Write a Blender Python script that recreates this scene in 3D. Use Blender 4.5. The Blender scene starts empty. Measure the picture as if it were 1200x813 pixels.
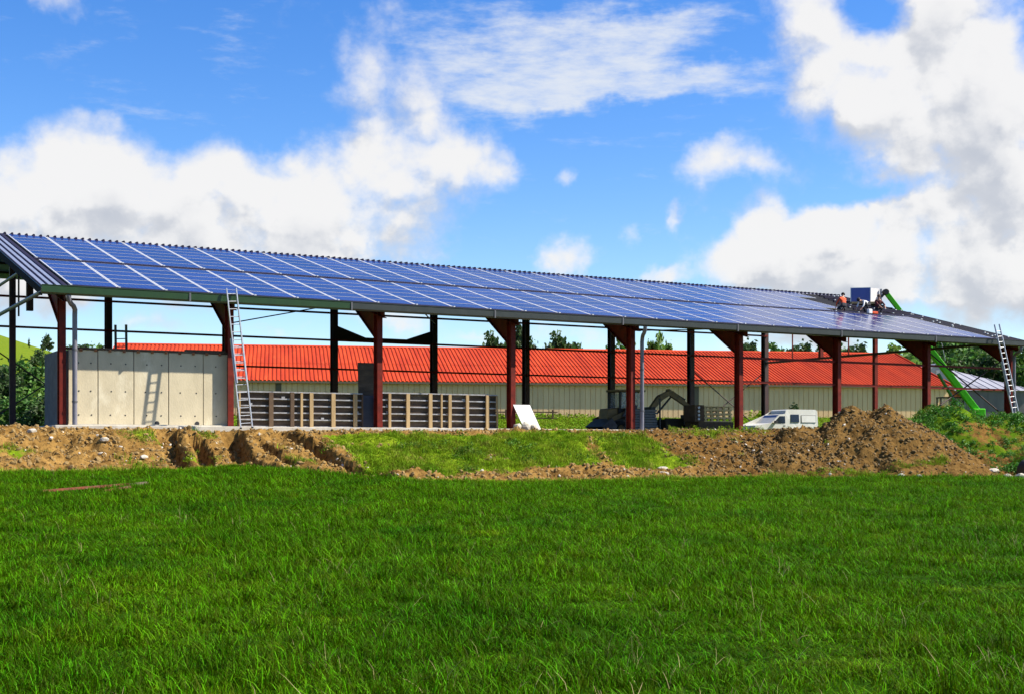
import bpy, bmesh, math, random
import numpy as np
from mathutils import Vector, Matrix, Euler, noise as mnoise

SC = bpy.context.scene
COL = SC.collection
R = math.radians
random.seed(7)
rng = np.random.default_rng(7)

# ------------------------------------------------------------------ camera
F = 1569.8                                   # focal length in pixels of a 1200 px wide picture
cam_data = bpy.data.cameras.new("camera")
cam_data.sensor_width = 36.0
cam_data.lens = F / 1200 * 36.0
cam_data.shift_y = (524.1 - 406.5) / 1200
cam_data.clip_start = 0.1
cam_data.clip_end = 6000
cam = bpy.data.objects.new("camera", cam_data)
COL.objects.link(cam)
cam.location = (0, 0, 0)
cam.rotation_euler = (R(90), 0, 0)           # looks along +Y, eye level at z = 0
SC.camera = cam

# ------------------------------------------------------------------ light and exposure
TH = 0.5149                                  # the long barn is turned by 29.5 degrees
CT, ST = math.cos(TH), math.sin(TH)
SUN_DIR = Vector((1.937, -0.052, 1.96)).normalized()      # towards the sun
sun_data = bpy.data.lights.new("sun", "SUN")
sun_data.energy = 5.0
sun_data.angle = R(0.53)
sun_data.color = (1.0, 0.92, 0.78)
sun = bpy.data.objects.new("sun", sun_data)
COL.objects.link(sun)
sun.rotation_euler = SUN_DIR.to_track_quat('Z', 'Y').to_euler()
sun.location = (60, 0, 60)

SC.view_settings.view_transform = 'Standard'
SC.view_settings.look = 'None'
SC.view_settings.gamma = 1.0
SC.view_settings.use_curve_mapping = False
SC.view_settings.exposure = 1.05

world = bpy.data.worlds.new("World")
SC.world = world
world.use_nodes = True


def build_sky():
    nt = world.node_tree
    N = nt.nodes
    N.clear()
    Lk = nt.links.new

    def put(sock, v):
        if isinstance(v, (int, float)):
            sock.default_value = v
        elif isinstance(v, (tuple, list)):
            sock.default_value = v
        else:
            Lk(v, sock)

    def M(op, a, b=0.0, c=0.0, clamp=False):
        n = N.new('ShaderNodeMath'); n.operation = op; n.use_clamp = clamp
        put(n.inputs[0], a); put(n.inputs[1], b); put(n.inputs[2], c)
        return n.outputs[0]

    def V(op, a, b=(0, 0, 0)):
        n = N.new('ShaderNodeVectorMath'); n.operation = op
        put(n.inputs[0], a); put(n.inputs[1], b)
        return n.outputs['Value'] if op in ('LENGTH', 'DOT_PRODUCT') else n.outputs[0]

    def ramp(v, a, b, o0=0.0, o1=1.0, smooth=True):
        n = N.new('ShaderNodeMapRange'); n.interpolation_type = 'SMOOTHSTEP' if smooth else 'LINEAR'
        n.clamp = True
        put(n.inputs['Value'], v); n.inputs['From Min'].default_value = a; n.inputs['From Max'].default_value = b
        n.inputs['To Min'].default_value = o0; n.inputs['To Max'].default_value = o1
        return n.outputs['Result']

    def noise(vec, scale, detail, rough=0.55):
        n = N.new('ShaderNodeTexNoise'); n.noise_dimensions = '3D'
        put(n.inputs['Vector'], vec); n.inputs['Scale'].default_value = scale
        n.inputs['Detail'].default_value = detail; n.inputs['Roughness'].default_value = rough
        return n.outputs['Fac']

    def mixc(f, a, b):
        n = N.new('ShaderNodeMix'); n.data_type = 'RGBA'
        put(n.inputs['Factor'], f); put(n.inputs['A'], a); put(n.inputs['B'], b)
        return n.outputs['Result']

    tc = N.new('ShaderNodeTexCoord')
    d = tc.outputs['Generated']
    sky = N.new('ShaderNodeTexSky')
    sky.sky_type = 'NISHITA'
    sky.sun_disc = False
    sky.sun_elevation = math.asin(SUN_DIR.z)
    sky.sun_rotation = math.atan2(SUN_DIR.x, SUN_DIR.y)
    sky.air_density = 1.0; sky.dust_density = 0.3; sky.ozone_density = 3.0
    hs = N.new('ShaderNodeHueSaturation')
    hs.inputs['Saturation'].default_value = SKY_SAT
    hs.inputs['Value'].default_value = SKY_VAL
    hs.inputs['Hue'].default_value = SKY_HUE
    Lk(sky.outputs[0], hs.inputs['Color'])

    sep = N.new('ShaderNodeSeparateXYZ'); Lk(d, sep.inputs[0])
    az = M('ARCTAN2', sep.outputs[0], sep.outputs[1])
    el = M('ARCSINE', M('MAXIMUM', M('MINIMUM', sep.outputs[2], 1.0), -1.0))
    cb = N.new('ShaderNodeCombineXYZ'); put(cb.inputs[0], az); put(cb.inputs[1], el)
    p = cb.outputs[0]
    # ragged coordinates for the blobs
    nz = N.new('ShaderNodeTexNoise'); put(nz.inputs['Vector'], d); nz.inputs['Scale'].default_value = 13
    nz.inputs['Detail'].default_value = 5; nz.inputs['Roughness'].default_value = 0.6
    warp = V('MULTIPLY', V('SUBTRACT', nz.outputs['Color'], (0.5, 0.5, 0.5)), (0.085, 0.065, 0.0))
    pw = V('ADD', p, warp)

    def conv(x, y):
        a = math.atan((x - 600) / F)
        return a, math.atan((524 - y) / F * math.cos(a))

    def field(pp, blobs):
        tot = None
        for (x, y, rx, ry, w) in blobs:
            a, e = conv(x, y)
            q = V('LENGTH', V('MULTIPLY', V('SUBTRACT', pp, (a, e, 0)), (F / rx, F / ry, 0)))
            g = ramp(q, 1.35, 0.0, 0.0, w)
            tot = g if tot is None else M('ADD', tot, g)
        return M('MINIMUM', tot, 1.1)

    # cumulus: direction-placed heaps (centre and half size given as angles through a 1200 px chart)
    heaps = [(50, 235, 130, 85, .95), (190, 215, 150, 75, .95), (330, 235, 140, 85, .95), (440, 245, 100, 60, .8),
             (120, 290, 240, 60, .8), (330, 290, 200, 50, .7), (450, 90, 85, 95, .78), (490, 185, 100, 50, .7),
             (560, 205, 70, 45, .7), (60, 8, 45, 18, .45), (130, 140, 70, 18, .3),
             (960, 50, 70, 85, .85), (1010, 110, 80, 60, .8), (1120, 60, 90, 80, .95), (1150, 130, 120, 70, .9), (1060, 170, 90, 40, .7), (1180, 205, 80, 40, .6), (1022, 15, 48, 50, -.6), (985, 232, 70, 22, -.55),
             (1100, -30, 200, 60, .5), (1050, 195, 60, 30, .5),
             (862, 186, 88, 32, .85), (676, 200, 26, 24, .5), (741, 276, 24, 24, .55), (797, 255, 22, 22, .5),
             (668, 297, 46, 30, .75), (735, 242, 20, 14, .3),
             (1000, 275, 160, 70, .95), (900, 310, 100, 45, .9), (1130, 270, 140, 75, .9), (1080, 330, 180, 45, .8), (780, 322, 40, 12, .6),
             (450, 372, 80, 22, .75), (655, 385, 90, 26, .8), (560, 395, 60, 16, .5), (30, 340, 120, 50, .6), (190, 355, 120, 30, .55), (960, 390, 220, 26, .7),
             (330, 380, 60, 12, .6), (190, 395, 90, 16, .5),
             (1420, 150, 220, 160, 1.), (1300, 330, 240, 70, .8), (-160, 240, 200, 80, .8), (1240, -190, 330, 120, .9)]
    M0 = field(pw, heaps)
    M1 = field(V('ADD', pw, (0.006, 0.034, 0.0)), heaps)
    # the rest of the sky: the same kind of broken cumulus, from noise alone
    inwin = M('MULTIPLY', ramp(M('ABSOLUTE', az), 0.75, 0.5), ramp(el, 0.62, 0.42))
    wide = ramp(noise(V('MULTIPLY', d, (1, 1, 1.8)), 2.3, 3), 0.54, 0.72, 0.0, 1.0)
    wide = M('MULTIPLY', wide, M('SUBTRACT', 1.0, inwin))
    f0 = noise(V('MULTIPLY', d, (1, 1, 1.25)), 16, 9, 0.6)
    f1 = noise(V('MULTIPLY', V('ADD', d, (0.006, 0.0, 0.014)), (1, 1, 1.25)), 16, 9, 0.6)
    def puffs(vec):
        n = N.new('ShaderNodeTexVoronoi'); n.feature = 'F1'; n.inputs['Scale'].default_value = 21
        n.inputs['Detail'].default_value = 1.6; n.inputs['Roughness'].default_value = .55
        put(n.inputs['Vector'], vec); return M('MULTIPLY', M('SUBTRACT', 0.54, n.outputs['Distance']), 0.62)
    dw = V('ADD', d, V('MULTIPLY', V('SUBTRACT', nz.outputs['Color'], (0.5, 0.5, 0.5)), (0.05, 0.05, 0.05)))
    b0 = puffs(dw); b1 = puffs(V('ADD', dw, (0.006, 0.0, 0.013)))
    M0 = M('ADD', M0, M('MULTIPLY', b0, M('MINIMUM', M0, 1.0))); M1 = M('ADD', M1, M('MULTIPLY', b1, M('MINIMUM', M1, 1.0)))
    D0 = M('ADD', M('ADD', M0, wide), M('MULTIPLY', M('SUBTRACT', f0, 0.5), 1.25))
    D1 = M('ADD', M('ADD', M1, wide), M('MULTIPLY', M('SUBTRACT', f1, 0.5), 1.25))
    cover = ramp(D0, 0.14, 0.78)
    lit = ramp(M('SUBTRACT', D0, D1), -0.24, 0.18)
    deep = ramp(D1, 0.55, 1.5)
    # grey undersides where a heap is thick overhead
    shade = M('MULTIPLY', M('SUBTRACT', 1.0, M('MULTIPLY', deep, 0.46)), M('ADD', 0.58, M('MULTIPLY', lit, 0.42)))
    ccol = mixc(shade, CLOUD_DARK, CLOUD_LIGHT)
    # cirrus streaks
    streaks = [(640, 50, 190, 52, 1.0), (770, 98, 190, 26, 1.2), (575, 108, 110, 44, .95), (770, 35, 120, 28, .7), (650, 90, 140, 40, .7), (1010, 100, 60, 20, .4),
               (150, 125, 90, 30, .25), (290, 40, 60, 40, .25)]
    S0 = field(pw, streaks)
    sn = noise(V('MULTIPLY', d, (7.0, 7.0, 26.0)), 3.2, 8, 0.62)
    sc_ = M('MULTIPLY', ramp(M('ADD', S0, M('MULTIPLY', M('SUBTRACT', sn, 0.5), 2.4)), 0.15, 1.5), 0.9)
    base = mixc(sc_, hs.outputs[0], CIRRUS)
    # thin brightening of the air towards the horizon comes with the sky texture itself
    fin = mixc(M('MULTIPLY', cover, 0.97), base, ccol)
    bg = N.new('ShaderNodeBackground')
    Lk(fin, bg.inputs['Color'])
    bg.inputs['Strength'].default_value = SKY_STR
    out = N.new('ShaderNodeOutputWorld')
    Lk(bg.outputs[0], out.inputs['Surface'])
    world.cycles.sampling_method = 'MANUAL'
    world.cycles.sample_map_resolution = 1024


SKY_STR = 0.104
SKY_SAT, SKY_VAL, SKY_HUE = 1.36, 0.92, 0.513
CLOUD_LIGHT = (4.30, 4.26, 4.22, 1)
CLOUD_DARK = (1.75, 1.98, 2.45, 1)
CIRRUS = (3.7, 3.9, 4.2, 1)
build_sky()

# ------------------------------------------------------------------ materials
MATS = {}


def material(name, c1, c2=None, rough=0.7, metal=0.0, scale=6.0, bump=0.0, bump_scale=40.0, spec=0.5,
             detail=6.0, lo=0.35, hi=0.65, stretch=(1, 1, 1), trans=0.0, isl=0.0, power=1.0, coord='Object', c3=None, c3_scale=1.0, c3_lo=.55, c3_hi=.7):
    m = bpy.data.materials.new(name)
    m.use_nodes = True
    nt = m.node_tree; N = nt.nodes; L = nt.links.new
    b = N['Principled BSDF']
    b.inputs['Roughness'].default_value = rough
    b.inputs['Metallic'].default_value = metal
    b.inputs['Specular IOR Level'].default_value = spec
    tc = N.new('ShaderNodeTexCoord')
    mp = N.new('ShaderNodeMapping'); mp.inputs['Scale'].default_value = stretch
    if coord == 'World':
        ge = N.new('ShaderNodeNewGeometry'); L(ge.outputs['Position'], mp.inputs['Vector'])
    else:
        L(tc.outputs[coord], mp.inputs['Vector'])
    col = None
    if c2 is not None:
        n = N.new('ShaderNodeTexNoise'); n.inputs['Scale'].default_value = scale; n.inputs['Detail'].default_value = detail
        n.inputs['Roughness'].default_value = 0.6
        L(mp.outputs[0], n.inputs['Vector'])
        r = N.new('ShaderNodeMapRange'); r.inputs['From Min'].default_value = lo; r.inputs['From Max'].default_value = hi
        L(n.outputs['Fac'], r.inputs['Value'])
        mx = N.new('ShaderNodeMix'); mx.data_type = 'RGBA'
        mx.inputs['A'].default_value = (*c1, 1); mx.inputs['B'].default_value = (*c2, 1)
        L(r.outputs[0], mx.inputs['Factor'])
        col = mx.outputs['Result']
        if c3 is not None:
            n3 = N.new('ShaderNodeTexNoise'); n3.inputs['Scale'].default_value = c3_scale; n3.inputs['Detail'].default_value = 7
            n3.inputs['Roughness'].default_value = 0.65
            L(mp.outputs[0], n3.inputs['Vector'])
            r3 = N.new('ShaderNodeMapRange'); r3.inputs['From Min'].default_value = c3_lo; r3.inputs['From Max'].default_value = c3_hi
            L(n3.outputs['Fac'], r3.inputs['Value'])
            m3 = N.new('ShaderNodeMix'); m3.data_type = 'RGBA'
            L(r3.outputs[0], m3.inputs['Factor']); L(col, m3.inputs['A']); m3.inputs['B'].default_value = (*c3, 1)
            col = m3.outputs['Result']
    if isl > 0:
        ge2 = N.new('ShaderNodeNewGeometry')
        r = N.new('ShaderNodeMapRange'); r.inputs['To Min'].default_value = 1 - isl; r.inputs['To Max'].default_value = 1 + isl * (1 if power == 1 else 2.2)
        pwn = N.new('ShaderNodeMath'); pwn.operation = 'POWER'; L(ge2.outputs['Random Per Island'], pwn.inputs[0]); pwn.inputs[1].default_value = power  # raised power colours a few blades very bright, standing in for highlights
        L(pwn.outputs[0], r.inputs['Value'])
        hsv = N.new('ShaderNodeHueSaturation')
        L(r.outputs[0], hsv.inputs['Value'])
        r2 = N.new('ShaderNodeMapRange'); r2.inputs['To Min'].default_value = .5 - isl * .05; r2.inputs['To Max'].default_value = .5 + isl * .05
        L(ge2.outputs['Random Per Island'], r2.inputs['Value']); L(r2.outputs[0], hsv.inputs['Hue'])
        if col is None:
            hsv.inputs['Color'].default_value = (*c1, 1)
        else:
            L(col, hsv.inputs['Color'])
        col = hsv.outputs[0]
    if col is None:
        b.inputs['Base Color'].default_value = (*c1, 1)
    else:
        L(col, b.inputs['Base Color'])
    if bump > 0:
        n2 = N.new('ShaderNodeTexNoise'); n2.inputs['Scale'].default_value = bump_scale; n2.inputs['Detail'].default_value = 5
        L(mp.outputs[0], n2.inputs['Vector'])
        bp = N.new('ShaderNodeBump'); bp.inputs['Strength'].default_value = bump; bp.inputs['Distance'].default_value = 0.05
        L(n2.outputs['Fac'], bp.inputs['Height']); L(bp.outputs[0], b.inputs['Normal'])
    if trans > 0:
        t = N.new('ShaderNodeBsdfTranslucent')
        if col is None:
            t.inputs['Color'].default_value = (*c1, 1)
        else:
            L(col, t.inputs['Color'])
        ms = N.new('ShaderNodeMixShader'); ms.inputs[0].default_value = trans
        L(b.outputs[0], ms.inputs[1]); L(t.outputs[0], ms.inputs[2])
        L(ms.outputs[0], N['Material Output'].inputs['Surface'])
    MATS[name] = m
    return m


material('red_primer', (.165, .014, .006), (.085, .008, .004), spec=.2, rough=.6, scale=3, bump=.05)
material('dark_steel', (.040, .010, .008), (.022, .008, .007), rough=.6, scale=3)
material('concrete', (.53, .46, .315), (.45, .39, .265), rough=.85, scale=2.2, bump=.12, bump_scale=25, stretch=(1, 1, .5), c3=(.59, .53, .385), c3_scale=1.6)
material('concrete_joint_shade', (.13, .13, .122), (.09, .09, .086), rough=.9, scale=3, bump=.1)  # grey of the joint filler, and the return wall with its shade in the colour
material('slab', (.50, .47, .40), (.36, .33, .27), rough=.9, scale=3, bump=.15)
material('verge_metal', (.17, .20, .29), (.14, .17, .25), rough=.55, spec=.3, scale=2)
material('rib_dark', (.018, .016, .036), rough=.7, spec=.12)
material('underlay', (.010, .010, .014), (.020, .019, .026), spec=.08, rough=.9, scale=8, bump=.2)
material('roof_under', (.016, .016, .018), rough=.9, spec=.1)
material('alu', (.62, .62, .60), (.50, .51, .52), rough=.32, metal=.25, scale=9)
material('ladder_alu', (.52, .53, .54), (.38, .39, .41), rough=.34, metal=.45, scale=14)
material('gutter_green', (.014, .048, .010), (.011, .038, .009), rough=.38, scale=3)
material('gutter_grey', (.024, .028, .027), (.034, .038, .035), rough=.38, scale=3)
material('pipe_grey', (.17, .165, .20), (.13, .13, .16), rough=.45, scale=3)
material('pipe_dark', (.09, .09, .10), rough=.5)
material('ridge_tin', (.34, .34, .40), (.20, .20, .26), rough=.45, scale=9)
material('wood_pale', (.40, .28, .135), (.28, .185, .085), rough=.85, scale=4, stretch=(1, 1, .2), bump=.1)
material('pallet_wood', (.62, .45, .22), (.48, .33, .15), rough=.85, scale=4, bump=.1)
material('wood_dark', (.050, .032, .020), (.095, .062, .038), rough=.9, scale=5, stretch=(.3, 1, 1), c3=(.16, .12, .08), c3_scale=2.0, bump=.15)
material('wood_brown', (.10, .06, .03), (.065, .037, .02), rough=.85, scale=4, bump=.1)
material('rail_grey', (.36, .36, .38), (.22, .20, .19), rough=.5, metal=.3, scale=7)
material('navy_board', (.018, .018, .030), (.030, .030, .045), rough=.5, scale=4)
material('white_board', (.58, .56, .56), (.50, .48, .48), rough=.6, scale=3)
material('far_roof', (.46, .050, .012), (.33, .031, .009), spec=.12, rough=.75, scale=.9, stretch=(1, .12, .3), c3=(.47, .066, .018), c3_scale=2.4)
material('far_wall', (.78, .53, .28), (.68, .455, .235), spec=.2, rough=.75, scale=.9, stretch=(1, 1, .3))
material('far_trim', (.12, .09, .05), rough=.7)
material('grey_sheet', (.33, .33, .36), (.25, .25, .28), rough=.5, scale=.5, stretch=(1, .3, 1), c3=(.18, .17, .18), c3_scale=.5)
material('grey_clad', (.085, .085, .088), (.12, .12, .12), rough=.7, scale=1.2, stretch=(1, 1, .2))
material('hut_wood', (.30, .11, .035), (.16, .06, .025), rough=.8, scale=3)
material('lime_paint', (.10, .56, .006), (.07, .46, .006), spec=.2, rough=.45, scale=3)
material('lime_dark', (.055, .20, .015), rough=.5)
material('black_rubber', (.014, .014, .014), (.025, .022, .02), rough=.85, scale=10)
material('machine_dark', (.020, .018, .016), (.035, .028, .020), rough=.6, scale=4)
material('machine_ochre', (.21, .13, .032), (.12, .078, .024), rough=.55, scale=3)
material('bucket_steel', (.085, .085, .10), (.13, .13, .15), rough=.42, metal=.5, scale=5)
material('van_white', (.60, .60, .59), (.52, .52, .50), rough=.28, scale=2.0)
material('van_dirty', (.36, .30, .20), (.52, .46, .36), rough=.6, scale=4)
material('black_trim', (.018, .018, .020), rough=.5)
material('rim_steel', (.45, .45, .46), rough=.4, metal=.6)
material('lamp_lens', (.55, .55, .52), rough=.15)
material('rust', (.20, .045, .014), (.09, .03, .016), rough=.85, scale=9, c3=(.16, .13, .07), c3_scale=4)
material('weathered_beam', (.16, .12, .08), (.10, .08, .05), rough=.9, scale=7)
material('stone', (.60, .56, .48), (.42, .37, .29), rough=.9, scale=6, bump=.3, bump_scale=14)
material('stone_white', (.47, .44, .37), (.34, .30, .24), rough=.9, scale=6, bump=.3, bump_scale=14)
material('rubble', (.27, .175, .065), (.16, .095, .03), rough=.95, scale=5, isl=.35, coord='World')
material('rubble_dark', (.165, .100, .033), (.105, .060, .018), rough=.95, scale=5, isl=.5, coord='World')
material('skin', (.42, .22, .14), rough=.6)
material('skin_dark', (.17, .09, .06), rough=.6)
material('cloth_orange', (.62, .075, .012), (.45, .05, .01), rough=.85, scale=12)
material('cloth_white', (.78, .77, .76), (.62, .62, .64), rough=.9, scale=9)
material('cloth_maroon', (.13, .02, .022), (.08, .014, .016), rough=.9, scale=9)
material('cloth_dark', (.018, .018, .024), (.03, .03, .04), rough=.9, scale=9)
material('hair_dark', (.012, .010, .010), rough=.8)
material('bark', (.10, .075, .05), (.06, .045, .03), rough=.95, scale=4)
material('leaf_dark', (.030, .062, .014), (.055, .105, .02), rough=.7, scale=.6, trans=.3, isl=.45, coord='World')
material('leaf_mid', (.048, .125, .018), (.085, .18, .025), rough=.7, scale=.5, trans=.3, isl=.4, coord='World')
material('leaf_light', (.10, .21, .03), (.15, .26, .04), rough=.7, scale=.5, trans=.3, isl=.35, coord='World')
material('grass_field', (.040, .118, .0006), (.100, .210, .0012), rough=.55, scale=.5, trans=.3, isl=.62, power=2.6, coord='World', spec=.04, lo=.3, hi=.7, c3=(.14, .225, .003), c3_scale=.9)
material('grass_bank', (.10, .195, .005), (.19, .265, .010), rough=.65, scale=.8, trans=.3, isl=.5, power=1.8, coord='World', spec=.08, c3=(.24, .22, .045), c3_scale=1.6, c3_lo=.52, c3_hi=.72)
material('weed_dark', (.035, .135, .012), (.08, .20, .018), rough=.65, scale=.6, trans=.3, isl=.4, coord='World', spec=.3)
material('weed_mid', (.06, .145, .010), (.11, .19, .016), rough=.65, scale=.6, trans=.3, isl=.5, coord='World', spec=.2)
material('straw', (.38, .30, .13), (.30, .26, .10), rough=.8, scale=1, trans=.2, isl=.3, coord='World')
material('flower_white', (.75, .75, .70), rough=.8)


def glass_material(name, tint, rough=.05):
    m = bpy.data.materials.new(name); m.use_nodes = True
    b = m.node_tree.nodes['Principled BSDF']
    b.inputs['Base Color'].default_value = (*tint, 1)
    b.inputs['Roughness'].default_value = rough
    b.inputs['Transmission Weight'].default_value = 0.75
    b.inputs['IOR'].default_value = 1.15
    MATS[name] = m


glass_material('cab_glass', (.55, .62, .66))
material('window_dark', (.012, .013, .016), rough=.12)
material('window_blue', (.05, .06, .16), rough=.12)


def panel_glass():
    m = bpy.data.materials.new('panel_glass'); m.use_nodes = True
    nt = m.node_tree; N = nt.nodes; L = nt.links.new
    b = N['Principled BSDF']
    tc = N.new('ShaderNodeTexCoord')
    br = N.new('ShaderNodeTexBrick')
    br.offset = 0.0
    br.inputs['Scale'].default_value = 1.0
    br.inputs['Brick Width'].default_value = 0.156
    br.inputs['Row Height'].default_value = 0.156
    br.inputs['Mortar Size'].default_value = 0.004
    br.inputs['Mortar Smooth'].default_value = 0.1
    br.inputs['Color1'].default_value = (.008, .014, .088, 1)
    br.inputs['Color2'].default_value = (.013, .021, .118, 1)
    br.inputs['Mortar'].default_value = (.09, .10, .23, 1)
    L(tc.outputs['Object'], br.inputs['Vector'])
    oi = N.new('ShaderNodeObjectInfo')
    r = N.new('ShaderNodeMapRange'); r.inputs['To Min'].default_value = .8; r.inputs['To Max'].default_value = 1.25
    L(oi.outputs['Random'], r.inputs['Value'])
    hs = N.new('ShaderNodeHueSaturation'); L(r.outputs[0], hs.inputs['Value']); L(br.outputs['Color'], hs.inputs['Color'])
    L(hs.outputs[0], b.inputs['Base Color'])
    b.inputs['Roughness'].default_value = .16
    b.inputs['IOR'].default_value = 1.33
    b.inputs['Specular IOR Level'].default_value = .58
    MATS['panel_glass'] = m


panel_glass()
material('panel_face', (.03, .05, .26), (.04, .065, .30), rough=.3, scale=2)


def earth_material(name, dirt1, dirt2, dark, green1, green2):
    """Bare earth and turf: the vertex attribute 'veg' says how much of it is overgrown."""
    m = bpy.data.materials.new(name); m.use_nodes = True
    nt = m.node_tree; N = nt.nodes; L = nt.links.new
    b = N['Principled BSDF']; b.inputs['Roughness'].default_value = 1; b.inputs['Specular IOR Level'].default_value = .02
    ge = N.new('ShaderNodeNewGeometry')

    def noise(s, d=8, rough=.65):
        n = N.new('ShaderNodeTexNoise'); n.inputs['Scale'].default_value = s; n.inputs['Detail'].default_value = d
        n.inputs['Roughness'].default_value = rough
        L(ge.outputs['Position'], n.inputs['Vector']); return n.outputs['Fac']

    def mr(v, a, c):
        r = N.new('ShaderNodeMapRange'); r.inputs['From Min'].default_value = a; r.inputs['From Max'].default_value = c
        L(v, r.inputs['Value']); return r.outputs[0]

    def mix(f, a, c):
        x = N.new('ShaderNodeMix'); x.data_type = 'RGBA'; L(f, x.inputs['Factor'])
        for s, v in (('A', a), ('B', c)):
            if isinstance(v, tuple):
                x.inputs[s].default_value = (*v, 1)
            else:
                L(v, x.inputs[s])
        return x.outputs['Result']
    d = mix(mr(noise(1.3), .35, .65), dirt1, dirt2)
    d = mix(mr(noise(4.0, 10, .75), .48, .62), d, dark)
    tn_ = N.new('ShaderNodeAttribute'); tn_.attribute_name = 'tone'          # another, browner soil
    br_ = mix(mr(noise(4.5, 10, .75), .45, .65), (.150, .080, .022), (.06, .029, .008))
    d = mix(tn_.outputs['Fac'], d, br_)
    g = mix(mr(noise(2.0), .35, .65), green1, green2)
    at = N.new('ShaderNodeAttribute'); at.attribute_name = 'veg'
    ad = N.new('ShaderNodeMath'); ad.operation = 'ADD'; L(at.outputs['Fac'], ad.inputs[0])
    sb = N.new('ShaderNodeMath'); sb.operation = 'SUBTRACT'; L(noise(3.5), sb.inputs[0]); sb.inputs[1].default_value = .5
    L(sb.outputs[0], ad.inputs[1])
    col = mix(mr(ad.outputs[0], .42, .62), d, g)
    L(col, b.inputs['Base Color'])
    bp = N.new('ShaderNodeBump'); bp.inputs['Strength'].default_value = .7; bp.inputs['Distance'].default_value = .06
    L(noise(9.0, 6), bp.inputs['Height']); L(bp.outputs[0], b.inputs['Normal'])
    MATS[name] = m


earth_material('earth', (.27, .160, .048), (.165, .092, .025), (.060, .031, .009), (.105, .185, .006), (.17, .23, .012))
earth_material('mound_earth', (.24, .135, .038), (.16, .085, .022), (.07, .035, .009), (.055, .115, .004), (.085, .145, .007))
earth_material('pasture', (.2, .22, .03), (.2, .2, .03), (.1, .12, .02), (.085, .145, .010), (.13, .165, .014))
earth_material('pile_earth', (.165, .098, .031), (.110, .062, .018), (.046, .023, .006), (.06, .12, .012), (.09, .15, .02))
earth_material('field_soil', (.075, .07, .02), (.055, .055, .016), (.035, .03, .012), (.012, .042, .0008), (.020, .060, .001))


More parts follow.
